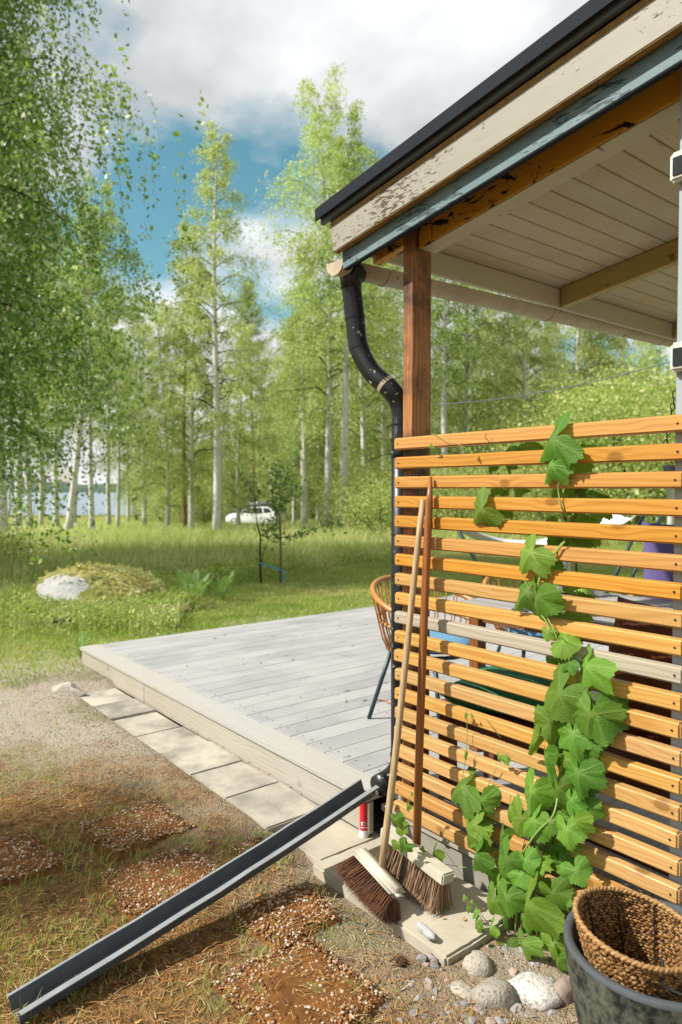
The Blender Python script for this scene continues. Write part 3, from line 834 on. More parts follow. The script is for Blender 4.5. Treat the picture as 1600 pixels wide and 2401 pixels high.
# ------------------------------------------------------------------ gutter
GXC, GR = -2.352, 0.056
def gz_at(y): return 2.408 + 0.022 * (y - 1.9)
def half_round(y0, y1, r0, r1, n=14, m=12):
    V, F = [], []
    ys = np.linspace(y0, y1, m)
    for y in ys:
        for r in (r0, r1):
            for k in range(n + 1):
                a = math.pi + math.pi * k / n
                V.append((GXC + r * math.cos(a), y, gz_at(y) + r * math.sin(a)))
    s = 2 * (n + 1)
    for i in range(m - 1):
        for k in range(n):
            F.append((i * s + k, i * s + k + 1, (i + 1) * s + k + 1, (i + 1) * s + k))
            F.append((i * s + n + 1 + k, (i + 1) * s + n + 1 + k, (i + 1) * s + n + 2 + k, i * s + n + 2 + k))
        for e in (0, n):
            F.append((i * s + e, (i + 1) * s + e, (i + 1) * s + n + 1 + e, i * s + n + 1 + e))
    for e in (0, m - 1):
        for k in range(n):
            F.append((e * s + k, e * s + n + 1 + k, e * s + n + 2 + k, e * s + k + 1))
    return np.array(V), F
gut = thing('roof_gutter', 'cream painted half round gutter along the porch eave', 'gutter', (GXC, 1.86, 2.35))
part(gut, 'trough', half_round(1.862, 5.5, GR, GR - 0.002), M['gutter'], smooth=True)
def endcap(y):
    n = 14; c = gz_at(y)
    pts = [(GXC + (GR + 0.002) * math.cos(math.pi + math.pi * k / n), c + (GR + 0.002) * math.sin(math.pi + math.pi * k / n)) for k in range(n + 1)]
    return prism(pts, y - 0.006, y + 0.012)
part(gut, 'end_cap', endcap(1.856), M['gutter'])
bead = tube([(GXC - GR - 0.004, y, gz_at(y)) for y in np.linspace(1.858, 5.5, 4)], 0.008, 8)
part(gut, 'front_bead', bead, M['gutter'], smooth=True)
for y in (2.12, 3.34, 4.58):
    part(gut, 'bracket', half_round(y, y + 0.022, GR + 0.004, GR + 0.0005, m=2), M['gutter'])

# ------------------------------------------------------------------ downspout
ds = thing('downspout', 'black scuffed metal downspout beside the brown post', 'downspout', (-2.16, 2.06, 0.2))
P0 = atX(824, 672, -2.352)
P1, P2 = atX(833, 745, -2.345), atX(842, 815, -2.33)
P3, P4 = atX(872, 872, -2.27), atX(915, 912, -2.195)
PB = np.array([-2.168, 2.062, 0])
P5 = np.array([PB[0], PB[1], atX(937, 962, -2.168)[2]])
pth = smoothpath([P0, P1, P2, P3, P4, P5, P5 - [0, 0, 0.2]], 7)
part(ds, 'offset_bend', tube(pth, 0.0425, 20), M['pipe'], smooth=True)
part(ds, 'pipe', tube([P5 + [0, 0, 0.01], (PB[0], PB[1], 0.9), (PB[0], PB[1], 0.30)], 0.0405, 20), M['pipe'], smooth=True)
fz = gz_at(P0[1]) - GR
part(ds, 'funnel', tube([P0 + [0, 0, -0.01], P0 + [0, 0.0, 0.02], P0 + [0.0, 0.005, 0.065], (P0[0], P0[1] + 0.01, fz + 0.035)], [0.044, 0.046, 0.064, 0.066], 20), M['pipe'], smooth=True)
for k, (q, dz) in enumerate(((P1, 0.0), (P2, 0.0))):
    d = (P2 - P1) / np.linalg.norm(P2 - P1)
    part(ds, 'joint_ring', tube([q - d * 0.004, q + d * 0.004], 0.0445, 20), M['pipe'], smooth=False)
dd_ = (P4 - P3) / np.linalg.norm(P4 - P3)
part(ds, 'clamp_band', tube([P4 - dd_ * 0.035, P4 - dd_ * 0.018], 0.0448, 20), M['gutter'], label='rusty pale clamp band')
for z in (1.72, 1.655, 1.255, 1.14, 1.08):
    part(ds, 'joint_ring', tube([(PB[0], PB[1], z), (PB[0], PB[1], z + 0.007)], 0.0428, 20), M['pipe'])
part(ds, 'shoe', tube(smoothpath([(PB[0], PB[1], 0.32), (PB[0], PB[1], 0.27), (PB[0] + 0.01, PB[1] - 0.05, 0.235), (PB[0] + 0.03, PB[1] - 0.15, 0.228)], 5), 0.044, 20), M['pipe'], smooth=True)

# ------------------------------------------------------------------ posts
solo('porch_post', bbox(-2.043, -1.988, 1.951, 2.056, 0.0, 2.60, 0.003, 1), M['post'], (-2.015, 2.0, 0.0),
     'reddish brown stained wooden post between downspout and slats', 'post')
solo('grey_post', bbox(-0.950, -0.80, 1.951, 2.04, -0.02, 2.72, 0.003, 1), M['grey_post'], (-0.875, 2.0, 0.0),
     'pale blue grey painted post at the right picture edge', 'post')
for name_, y0, y1, lab in (('upper', 360, 430, 'small cream solar lamp on the grey post, close under the roof'), ('lower', 804, 873, 'small cream solar lamp on the grey post, just above the top slat')):
    b = atY(1571, 0.5 * (y0 + y1), 1.93)
    z0, z1 = atY(1571, y1, 1.93)[2], atY(1571, y0, 1.93)[2]
    lp = thing('solar_lamp', lab, 'lamp', (b[0] + 0.05, 1.95, z0), 'solar lamps on the grey post')
    part(lp, 'housing', bbox(b[0], b[0] + 0.11, 1.925, 1.9495, z0, z1, 0.008, 3), M['white_plastic'], smooth=False)
    part(lp, 'solar_panel', bbox(b[0] + 0.012, b[0] + 0.098, 1.921, 1.9245, z0 + 0.014, z1 - 0.018, 0.001), M['panel'])
    for zz in (z0 + 0.007, z1 - 0.008):
        part(lp, 'screw', tube([(b[0] + 0.05, 1.922, zz), (b[0] + 0.05, 1.926, zz)], 0.004, 8), M['rubber'])

# ------------------------------------------------------------------ slatted screen
screen = thing('slatted_screen', 'orange pine screen of twenty horizontal slats with hop vine', 'fence', (-1.5, 1.934, 0.15))
SP = 0.0768
for k in range(20):
    zt = 1.653 - SP * k
    xl = -2.054 + random.uniform(-0.003, 0.003)
    xr_ = -0.905 + random.uniform(-0.004, 0.004)
    v, f = box(xl, xr_, 1.916, 1.9485, zt - 0.0470, zt)
    v, f = bevelled((v, f), 0.0055, 3)
    jit = random.uniform(-0.0015, 0.0015)
    v[:, 2] += (v[:, 0] + 1.48) * jit
    v[:, 1] += random.uniform(-0.0015, 0.0)
    m = M['slat_grey'] if k == 9 else (M['slat'] if k < 7 or k in (18,) else M['slat_pale'])
    s = part(screen, 'slat', (v, f), m, label='pale grey untreated slat' if k == 9 else None)
    for xs in (xl + 0.026, xr_ - 0.022):
        part(s, 'screw', tube([(xs, 1.9135, zt - 0.024), (xs, 1.9175, zt - 0.024)], 0.0032, 8), M['black_metal'])

# ------------------------------------------------------------------ drain channel from the downspout
A = np.array([-2.118, 1.845, 0.225]); B = np.array([-2.0, 0.475, 0.02])
def sweep(A, B, prof):
    d = (B - A) / np.linalg.norm(B - A)
    side = np.cross(d, [0, 0, 1.0]); side /= np.linalg.norm(side)
    up = np.cross(side, d); up /= np.linalg.norm(up)
    n = len(prof); V = []; ts = np.linspace(0, 1, 12)
    for t in ts:
        c = A + (B - A) * t - np.array([0, 0, 0.010 * 4 * t * (1 - t)])
        for q, u in prof: V.append(c + side * (q + 0.0012 * math.sin(t * 23 + q * 30)) + up * (u + 0.0008 * math.sin(t * 31)))
    F = [(i * n + j, i * n + (j + 1) % n, (i + 1) * n + (j + 1) % n, (i + 1) * n + j) for i in range(len(ts) - 1) for j in range(n)]
    F += [tuple(range(n)), tuple((len(ts) - 1) * n + j for j in range(n))[::-1]]
    return np.array(V), F
w, h, th = 0.080, 0.043, 0.002
chn = thing('drain_channel', 'long grey metal drain channel sloping from the downspout to the ground', 'drain', (-2.05, 1.1, 0.0))
part(chn, 'trough', sweep(A, B, [(-w / 2 - th, h - 0.003), (-w / 2 + 0.008, -th), (w / 2 - 0.008, -th), (w / 2 + th, h - 0.003), (w / 2, h - 0.003), (w / 2 - 0.010, 0), (-w / 2 + 0.010, 0), (-w / 2, h - 0.003)]), M['zinc'])
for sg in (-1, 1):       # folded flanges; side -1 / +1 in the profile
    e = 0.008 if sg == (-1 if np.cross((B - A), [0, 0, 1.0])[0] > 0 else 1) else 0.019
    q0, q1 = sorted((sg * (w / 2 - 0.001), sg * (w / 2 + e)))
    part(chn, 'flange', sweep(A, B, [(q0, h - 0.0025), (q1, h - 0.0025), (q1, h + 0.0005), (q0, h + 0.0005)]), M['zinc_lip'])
part(chn, 'stuck_leaf', (np.array([[-2.068, 1.40, 0.165], [-2.060, 1.36, 0.166], [-2.075, 1.33, 0.158], [-2.080, 1.37, 0.162]]), [(0, 1, 2, 3)]), M['rubber'])

# ------------------------------------------------------------------ brooms
def bristles(c0, c1, depth_dir, n, L, spread, rows, seed, rad=0.0016, curl=0.012, tipz=None, wdt=0.05):
    """thin three sided hairs between c0 and c1 (line of the block), hanging along depth_dir"""
    r = np.random.default_rng(seed); V = []; F = []
    ax = (c1 - c0) / np.linalg.norm(c1 - c0)
    nrm = np.cross(ax, depth_dir); nrm /= np.linalg.norm(nrm)
    for i in range(n):
        u = r.uniform(0, 1); s = r.uniform(-1, 1)
        tuft = round(u * 22) / 22
        u2 = 0.72 * tuft + 0.28 * u
        p = c0 + (c1 - c0) * u2 + nrm * s * wdt * 0.45
        d = depth_dir + ax * ((u2 - 0.5) * spread + r.normal(0, 0.06)) + nrm * (s * spread * 0.8 + r.normal(0, 0.06))
        d /= np.linalg.norm(d)
        l = L * r.uniform(0.86, 1.06)
        q = p + d * l * 0.6; e = p + d * l + r.normal(0, curl, 3)
        if tipz is not None: e[2] = max(e[2], tipz + r.uniform(0, 0.01)); q[2] = max(q[2], tipz)
        a = r.uniform(0, 6.28); w0 = np.array([math.cos(a), math.sin(a), 0]) * rad
        w1 = np.array([-math.sin(a), math.cos(a), 0.3]) * rad
        b = len(V)
        V += [p + w0, p - w0, p + w1, q + w0, q - w0, q + w1, e]
        for k, m in ((0, 1), (1, 2), (2, 0)):
            F.append((b + k, b + m, b + 3 + m, b + 3 + k)); F.append((b + 3 + k, b + 3 + m, b + 6))
    return np.array(V), F
def block(c0, c1, up, w, h, rnd):
    ax = (c1 - c0); L = np.linalg.norm(ax); ax = ax / L
    side = np.cross(up, ax); side /= np.linalg.norm(side); u2 = np.cross(ax, side)
    v, f = bevelled(box(0, L, -w / 2, w / 2, -h / 2, h / 2), rnd, 4)
    return c0 + np.outer(v[:, 0], ax) + np.outer(v[:, 1], side) + np.outer(v[:, 2], u2), f
# front broom: pale handle, oblong painted head, dark fluffy bristles
t1 = atY(994, 1172, 1.895); f1 = np.array([-1.80, 1.625, 0.125])
hd1 = (t1 - f1) / np.linalg.norm(t1 - f1)
b1 = thing('broom', 'broom with pale handle, cream head and dark fluffy bristles', 'broom', (-1.79, 1.6, 0.03), 'brooms leaning on the screen')
part(b1, 'handle', tube(np.array([f1 + (t1 - f1) * u + np.array([0.004 * math.sin(u * 5), 0, 0]) for u in np.linspace(-0.02, 1, 10)]), np.interp(np.linspace(0, 1, 10), [0, 1], [0.0135, 0.0115]), 12), M['handle_pale'], smooth=True)
ba, bb = np.array([-1.935, 1.632, 0.128]), np.array([-1.665, 1.588, 0.098])
part(b1, 'head', block(ba, bb, hd1, 0.068, 0.042, 0.019), M['block'], smooth=True)
dn1 = -hd1 * 0.75 + np.array([0.0, -0.55, -0.1]); dn1 /= np.linalg.norm(dn1)
part(b1, 'bristles', bristles(ba + [0.012, -0.012, -0.016], bb + [-0.012, -0.012, -0.016], dn1, 4200, 0.092, 0.75, 5, 3, 0.0013, 0.006, 0.031, 0.055), M['bristle_dark'], kind='stuff')
# rear broom: reddish handle, square board head, long stiff tan bristles
t2 = atY(1011, 1118, 1.900); f2 = np.array([-1.772, 1.768, 0.175])
hd2 = (t2 - f2) / np.linalg.norm(t2 - f2)
b2 = thing('broom', 'broom with reddish brown handle and long stiff tan bristles', 'broom', (-1.74, 1.73, 0.03), 'brooms leaning on the screen')
zs = np.linspace(0, 1, 14)
rr = np.interp(zs, [0, 0.9, 0.945, 1], [0.0155, 0.0150, 0.0135, 0.0065])
hpts = np.array([f2 + (t2 - f2) * u + np.array([-0.007 * math.sin(u * 2.9), 0, 0]) for u in zs])
part(b2, 'handle', tube(hpts, rr, 12), M['handle_dark'], smooth=True)
ca, cb = np.array([-1.915, 1.748, 0.175]), np.array([-1.575, 1.722, 0.150])
part(b2, 'head', block(ca, cb, hd2 * 0.5 + np.array([0, 0.0, 0.5]), 0.056, 0.040, 0.005), M['block'], smooth=False)
dn2 = np.array([-0.10, -0.12, -1.0]); dn2 /= np.linalg.norm(dn2)
part(b2, 'bristles', bristles(ca + [0.015, 0, -0.018], cb + [-0.02, 0, -0.018], dn2, 2600, 0.138, 0.24, 4, 5, 0.0016, 0.006, 0.031, 0.05), M['bristle_tan'], kind='stuff')

# ------------------------------------------------------------------ red can
cn = thing('red_can', 'slim red can with white cap upside down behind the drain channel', 'can', (-2.168, 1.858, 0.022))
cl = (-2.168, 1.858, 0.022)
part(cn, 'cap', lathe([(0.0, 0), (0.0195, 0), (0.0205, 0.004), (0.0200, 0.028), (0.0, 0.028)], 24, cl), M['white_print'], smooth=False)
part(cn, 'body', lathe([(0.0, 0.0285), (0.0185, 0.029), (0.0185, 0.150), (0.012, 0.158), (0.0, 0.158)], 24, cl), M['red_plastic'], smooth=False)
def arc_patch(c, r, a0, a1, z0, z1, n=8):
    V = []; 
    for k in range(n + 1):
        a = a0 + (a1 - a0) * k / n
        for z in (z0, z1): V.append((c[0] + r * math.cos(a), c[1] + r * math.sin(a), c[2] + z))
    return np.array(V), [(2 * k, 2 * k + 2, 2 * k + 3, 2 * k + 1) for k in range(n)]
part(cn, 'label_band', arc_patch(cl, 0.0188, -1.35, -0.45, 0.052, 0.066), M['white_print'])
part(cn, 'label_print', arc_patch(cl, 0.0190, -0.95, -0.62, 0.0535, 0.0645), M['black_print'])
part(cn, 'label_line', arc_patch(cl, 0.0188, -1.6, 0.4, 0.041, 0.044, 14), M['white_print'])

# ------------------------------------------------------------------ bleached bone shaped stone on the slab
sh = atZ(1000, 2186, 0.045)
v, f = ico(3)
v = v.copy()
x = v[:, 0]
v[:, 1] = v[:, 1] * (0.62 + 0.55 * x ** 2) + 0.25 * x ** 2
v[:, 2] *= 0.75
v = v * (1 + 0.22 * vnoise(v, 2.1, 3) + 0.12 * vnoise(v, 5, 8))[:, None]
v = v * np.array([0.048, 0.021, 0.020])
v = rotz(v, math.radians(-8))
solo('white_stone', (v + [sh[0], sh[1], 0.046], f), plain('bleached_bone', (0.36, 0.365, 0.365), 0.8, var=0.35, scale=60, bump=0.9, bdist=0.006), (sh[0], sh[1], 0.03),
     'bleached white bone shaped stone lying on the slab', 'stone', smooth=True)
knob = rock((0, 0, 0), (0.016, 0.014, 0.015), 44, 2, 0.3)

# ------------------------------------------------------------------ stones beside the slab
def stone(px, py, size, seed, lab, mat='granite', rough=0.14, sharp=False, z=-0.02, group=None, name='rounded_stone', sub=3, rz=0.0):
    p = atZ(px, py, z + size[2] * 0.8)
    v, f = rock((0, 0, 0), size, seed, sub, rough, sharp=sharp)
    v = rotz(v, rz)
    return solo(name, (v + [p[0], p[1], z + size[2] * 0.72], f), M[mat], (p[0], p[1], z), lab, 'stone', group, smooth=not sharp)
stone(1122, 2268, (0.046, 0.046, 0.042), 11, 'round speckled grey stone at the slab corner', 'granite', 0.12, group='stones beside the slab')
stone(1088, 2332, (0.046, 0.036, 0.026), 12, 'small flat pale stone left of the big egg shaped stone', 'granite', 0.16, group='stones beside the slab')
stone(1162, 2336, (0.068, 0.050, 0.047), 13, 'smooth egg shaped beige stone in the gravel', 'granite', 0.17, group='stones beside the slab', rz=0.9)
stone(1262, 2332, (0.072, 0.058, 0.042), 14, 'white angular stone with dark lichen beside the grey pot', 'granite_white', 0.26, group='stones beside the slab', rz=0.6)
stone(1325, 2330, (0.035, 0.05, 0.045), 15, 'pinkish stone half hidden behind the grey pot', 'gravel_pink', 0.12, group='stones beside the slab')
# gravel: each crushed stone an object of its own
gl = RNG.uniform
gcount = 0
shapes = []
for s in range(7):
    v, f = rock((0, 0, 0), (1, 0.8, 0.62), 60 + s, 2, 0.2, sharp=True)
    shapes.append((make_mesh('gravel_stone', v, f, M['gravel']), make_mesh('gravel_stone', v, f, M['gravel_pink'])))
rg = random.Random(5)
while gcount < 270:
    px, py = rg.uniform(900, 1300), rg.uniform(2225, 2470)
    if py < 2262 - 0.28 * (px - 950) or (px > 1060 and py < 2290 and px < 1110): continue
    if px < 985 and py < 2290: continue
    p = atZ(px, py, 0.0)
    if p[1] > 1.55 and p[0] < -1.42: continue
    s = rg.uniform(0.009, 0.019) if rg.random() < 0.75 else rg.uniform(0.018, 0.027)
    o = link('gravel_stone', shapes[rg.randrange(7)][0 if rg.random() < 0.62 else 1], loc=(p[0], p[1], s * 0.22), rot=(rg.uniform(-0.5, 0.5), rg.uniform(-0.5, 0.5), rg.uniform(0, 6.28)), scale=s)
    tag(o, 'small crushed stone in the gravel bed below the slab', 'stone', 'crushed stones of the gravel bed')
    gcount += 1

# pine cone
pc = atZ(942, 2262, 0.012)
def pine_cone(c, L=0.045, R=0.015):
    V, F = ico(2); out = [(V * [R * 0.7, R * 0.7, L * 0.5], F)]
    for k in range(46):
        t = k / 46; a = k * 2.39996; z = -L * 0.48 + L * 0.96 * t; r = R * math.sin(math.pi * (0.12 + 0.8 * t)) 
        v = np.array([[r * 0.5, -0.0035, z], [r * 0.5, 0.0035, z], [r * 1.15, 0.0030, z + 0.004], [r * 1.25, 0, z + 0.0015], [r * 1.15, -0.0030, z + 0.004], [r * 0.6, 0, z - 0.004]])
        out.append((rotz(v, a), [(0, 4, 3, 2, 1), (0, 1, 2, 3, 5), (0, 5, 3, 4)]))
    V, F = join(*out)
    return rotz(rotx(V, math.radians(68)), 0.5) + np.asarray(c), F
solo('pine_cone', pine_cone((pc[0], pc[1], 0.02)), M['cone'], (pc[0], pc[1], 0), 'brown pine cone on the sand by the gravel', 'pine cone')

# ------------------------------------------------------------------ pot with basket
pcx, pcy = atZ(1538, 2214, 0.35)[:2]
pot = thing('stone_pot', 'large mottled dark grey stone pot at the lower right', 'pot', (pcx, pcy, 0.0))
RP = 0.213
part(pot, 'body', lathe([(0.0, 0.0), (0.135, 0.0), (0.148, 0.02), (0.182, 0.15), (0.204, 0.27), (RP, 0.338)], 64, (pcx, pcy, 0.0)), M['pot'], smooth=True)
part(pot, 'rim', lathe([(RP, 0.3385), (RP - 0.001, 0.346), (RP - 0.006, 0.350), (RP - 0.018, 0.349), (RP - 0.024, 0.342), (RP - 0.034, 0.20), (RP - 0.06, 0.03), (0.0, 0.03)], 64, (pcx, pcy, 0.0)), M['pot_rim'], smooth=True)
# seagrass basket: rows of twisted strands on a tilted tapered wall
bk = atZ(1492, 2176, 0.405)
bask = thing('seagrass_basket', 'woven seagrass basket sitting tilted in the stone pot', 'basket', (bk[0], bk[1], 0.2))
def weave(R0, R1, z0, z1, rows, cols, seed):
    r = np.random.default_rng(seed); V = []; F = []
    base, bf = ico(1)
    for i in range(rows):
        t = i / (rows - 1); R = R0 + (R1 - R0) * t; z = z0 + (z1 - z0) * t
        for j in range(cols):
            a = 2 * math.pi * (j + 0.5 * (i % 2)) / cols + r.normal(0, 0.012)
            L = 2 * math.pi * R / cols * 0.66
            v = base * [0.0048 * r.uniform(0.8, 1.25), L * r.uniform(0.85, 1.15), (z1 - z0) / rows * 0.56]
            v = rotx(v, r.uniform(0.15, 0.5) * (1 if i % 2 else -1))
            v = v + [R + r.normal(0, 0.0012), 0, z]
            v = rotz(v, a)
            b = len(V) * 12
            V.append(v); F += [tuple(q + b for q in f) for f in bf]
    return np.concatenate(V), F
TILT = np.array(Matrix.Rotation(math.radians(7), 3, Vector((VH[0], VH[1], 0)))) @ np.array(Matrix.Rotation(math.radians(4), 3, Vector((RT[0], RT[1], 0))))
def tilt(V):
    V = np.asarray(V, float).copy(); k = np.clip(-V[:, 2] / 0.2, 0, 1.1)
    W = V @ TILT.T + np.array([bk[0], bk[1], 0.405])
    W[:, 0] += k * (pcx - bk[0]) * 0.95; W[:, 1] += k * (pcy - bk[1]) * 0.95
    return W
wv = weave(0.112, 0.139, -0.20, 0.0, 27, 76, 4)
part(bask, 'woven_wall', (tilt(wv[0]), wv[1]), M['wicker'], smooth=True, kind='stuff')
sh_ = lathe([(0.0, -0.205), (0.108, -0.205), (0.1125, -0.19), (0.139, 0.0)], 40)
part(bask, 'core', (tilt(sh_[0]), sh_[1]), plain('dark_seagrass_core', (0.05, 0.024, 0.008), 0.85, var=0.4, scale=40))
def twist_rim(R, n=130):
    out = []
    for k in range(2):
        a = np.linspace(0, 2 * math.pi, n)
        rad = R + 0.0038 * np.cos(a * 40 + k * math.pi); z = 0.004 + 0.0038 * np.sin(a * 40 + k * math.pi)
        out.append(tube(np.stack([rad * np.cos(a), rad * np.sin(a), z], 1), 0.0048, 6))
    return join(*out)
rv = twist_rim(0.1395)
part(bask, 'rim', (tilt(rv[0]), rv[1]), M['wicker'], smooth=True)
for k in range(9):
    a = k * 2 * math.pi / 9 + 0.35
    st = tube([(0.106 * math.cos(a), 0.106 * math.sin(a), -0.18), (0.1325 * math.cos(a), 0.1325 * math.sin(a), -0.004)], 0.002, 5)
    part(bask, 'stake', (tilt(st[0]), st[1]), M['cord'])
c0 = atZ(1552, 2262, 0.405); tow = -VH
cordp = [c0 + tow * -0.01 + [0, 0, 0.008], c0 + tow * 0.006 + [0, 0, 0.006], c0 + tow * 0.012 + [0, 0, -0.04]]
e0 = np.array([pcx, pcy, 0.352]) + (-VH) * (RP + 0.004) + RT * 0.022
cordp += [e0 + [0, 0, 0.004], e0 + [0, 0, -0.05], np.array([pcx, pcy, 0.15]) + (-VH) * 0.19 + RT * 0.02, np.array([pcx, pcy, 0.004]) + (-VH) * 0.155 + RT * 0.02]
part(pot, 'hanging_cord', tube(smoothpath(cordp, 4), 0.0028, 6), M['cord'], smooth=True)
solo('grey_tile', bbox(pcx - 0.27, pcx + 0.24, pcy - 0.26, pcy + 0.2, -0.04, -0.002, 0.004), plain('dark_slate_tile', (0.12, 0.115, 0.10), 0.75, var=0.25), (pcx, pcy, -0.04),
     'flat dark grey tile under the stone pot', 'tile')

# ------------------------------------------------------------------ exposed aggregate stepping stones in the yard
def stepping(cx, cy, w, h, ang, seed, lab):
    r = np.random.default_rng(seed)
    z0 = float(gz(cx, cy))
    t = thing('stepping_stone', lab, 'paver', (cx, cy, z0 - 0.02), 'pebble stepping stones in the yard')
    N = 30; xs = np.linspace(-w / 2, w / 2, N); ys = np.linspace(-h / 2, h / 2, N)
    X, Y = np.meshgrid(xs, ys); 
    edge = np.minimum(np.minimum(X + w / 2, w / 2 - X), np.minimum(Y + h / 2, h / 2 - Y))
    en = edge + 0.035 * pnoise(X, Y, 16, seed + 5) - 0.012
    Z = 0.022 - 0.05 * np.exp(-np.maximum(en, -0.02) / 0.016) + 0.003 * pnoise(X, Y, 20, seed)
    P = rotz(np.stack([X.ravel(), Y.ravel(), Z.ravel()], 1), ang) + [cx, cy, z0]
    P[:, 0] += 0.008 * pnoise(P[:, 0] * 3, P[:, 1] * 3, 9, seed); P[:, 1] += 0.008 * pnoise(P[:, 0] * 3, P[:, 1] * 3, 9, seed + 1)
    F = [(j * N + i, j * N + i + 1, (j + 1) * N + i + 1, (j + 1) * N + i) for j in range(N - 1) for i in range(N - 1)]
    part(t, 'cement_bed', (P, F), M['agg_base'], smooth=True)
    bv, bf = ico(1); V = []; FF = []; n = int(w * h * 15000)
    cov = r.uniform(0, 6.28)
    for k in range(n):
        u, v = r.uniform(-w / 2, w / 2), r.uniform(-h / 2, h / 2)
        ee = min(u + w / 2, w / 2 - u, v + h / 2, h / 2 - v) + 0.035 * float(pnoise(np.array(u), np.array(v), 16, seed + 5)) - 0.012
        if ee < 0.012 or (math.sin(u * 11 + cov) + math.sin(v * 13 + cov * 2) > 1.35 and r.random() < 0.6): continue
        s = 0.0022 + 0.006 * r.uniform(0, 1) ** 2.2
        q = bv * [s, s * r.uniform(0.55, 1), s * 0.55]; q = rotz(q, r.uniform(0, 3.14)) + [u, v, 0.0212 + r.uniform(-0.001, 0.0012)]
        V.append(rotz(q, ang) + [cx, cy, z0]); FF.append(np.array(bf) + 12 * (len(V) - 1))
    part(t, 'pebbles', (np.concatenate(V), np.concatenate(FF)), M['pebble'], smooth=True, kind='stuff')
STEP = [(-2.78, 1.14, 0.40, 0.40, 0.05, 21, 'pebble stepping stone nearest the paver path, sunlit corner'),
        (-2.86, 0.62, 0.42, 0.42, 0.03, 22, 'dark shaded pebble stepping stone at the left picture edge'),
        (-2.36, 1.06, 0.40, 0.40, -0.04, 23, 'pebble stepping stone just left of the drain channel middle'),
        (-1.90, 1.30, 0.30, 0.32, 0.08, 24, 'shaded pebble stepping stone right below the drain channel'),
        (-1.60, 1.13, 0.42, 0.40, 0.03, 25, 'mossy pebble stepping stone at the bottom centre'),
        (-2.32, 1.42, 0.22, 0.16, 0.02, 26, 'half buried pebble stepping stone between channel and pavers')]
for s in STEP: stepping(*s)

# ------------------------------------------------------------------ litter and sparse blades on the yard
def in_any(X, Y):
    return ((X > -2.12) & (X < -1.43) & (Y > 1.55)) | ((X > -4.9) & (X < -2.1) & (Y > 1.55)) | ((X > -5.65) & (Y > 1.84))
def sandy(X, Y):
    return np.clip((0.55 * Y + 0.55 * np.maximum(-3.3 - X, 0) + 0.55 + 0.25 * pnoise(X, Y, 3, 61) - 1.2) * 2.0, 0, 1)
def strips(P, D, L, W, bend, rng, z0=0.0):
    """flat two triangle strips lying or standing: base P, direction D (unit), length L, width W, lift of the middle"""
    n = len(P)
    S = np.cross(D, np.array([0, 0, 1.0])); S /= (np.linalg.norm(S, axis=1)[:, None] + 1e-6)
    a = P - S * W[:, None] / 2; b = P + S * W[:, None] / 2
    m = P + D * (L * 0.55)[:, None] + np.array([0, 0, 1.0]) * bend[:, None]
    c = m + S * W[:, None] * 0.4; d = m - S * W[:, None] * 0.4
    e = P + D * L[:, None]
    V = np.stack([a, b, c, d, e], 1).reshape(-1, 3)
    k = np.arange(n) * 5
    F = np.concatenate([np.stack([k, k + 1, k + 2], 1), np.stack([k, k + 2, k + 3], 1), np.stack([k + 3, k + 2, k + 4], 1)])
    return V, F
n = 52000
X = -6.2 + 6.2 * RNG.uniform(0, 1, n) ** 0.8; Y = RNG.uniform(-0.9, 2.6, n)
keep = ~in_any(X, Y) & (RNG.uniform(0, 1, n) < (0.35 + 0.65 * (pnoise(X, Y, 3.2, 8) > -0.1)) * (1 - 0.72 * sandy(X, Y)))
X, Y = X[keep], Y[keep]; n = len(X)
az = RNG.uniform(0, 6.28, n); D = np.stack([np.cos(az), np.sin(az), RNG.uniform(-0.05, 0.18, n)], 1)
step_lift = np.zeros(n)
for (cx, cy, w, h, *_r) in STEP:
    step_lift = np.where((abs(X - cx) < w / 2) & (abs(Y - cy) < h / 2), 0.026, step_lift)
ok = (step_lift == 0) | (RNG.uniform(0, 1, n) < 0.3)
P = np.stack([X, Y, gz(X, Y) + 0.004 + step_lift], 1)
V, F = strips(P[ok], D[ok], RNG.uniform(0.015, 0.055, ok.sum()), RNG.uniform(0.0012, 0.0034, ok.sum()), RNG.uniform(0, 0.006, ok.sum()), RNG)
solo('needle_litter', (V, F), M['litter'], (0, 0, 0), 'fallen brown pine needles scattered over the yard', 'needles', kind='stuff')
# fine pebbles in the sand
n = 9000
X = RNG.uniform(-5.6, -0.6, n); Y = RNG.uniform(0.2, 1.95, n)
k = ~in_any(X, Y) & (RNG.uniform(0, 1, n) < 0.2 + 0.8 * sstep(1.1, 1.5, Y)); X, Y = X[k], Y[k]; n = len(X)
bv, bf = ico(1); bf = np.array(bf)
S = RNG.uniform(0.0015, 0.005, n)
V = (bv[None] * S[:, None, None] * RNG.uniform(0.6, 1.2, (n, 1, 3)) + np.stack([X, Y, gz(X, Y) + 0.001], 1)[:, None]).reshape(-1, 3)
F = (bf[None] + (np.arange(n) * 12)[:, None, None]).reshape(-1, 3)
solo('sand_grit', (V, F), M['pebble'], (0, 0, 0), 'fine loose grit in the sand beside the pavers', 'grit', kind='stuff')
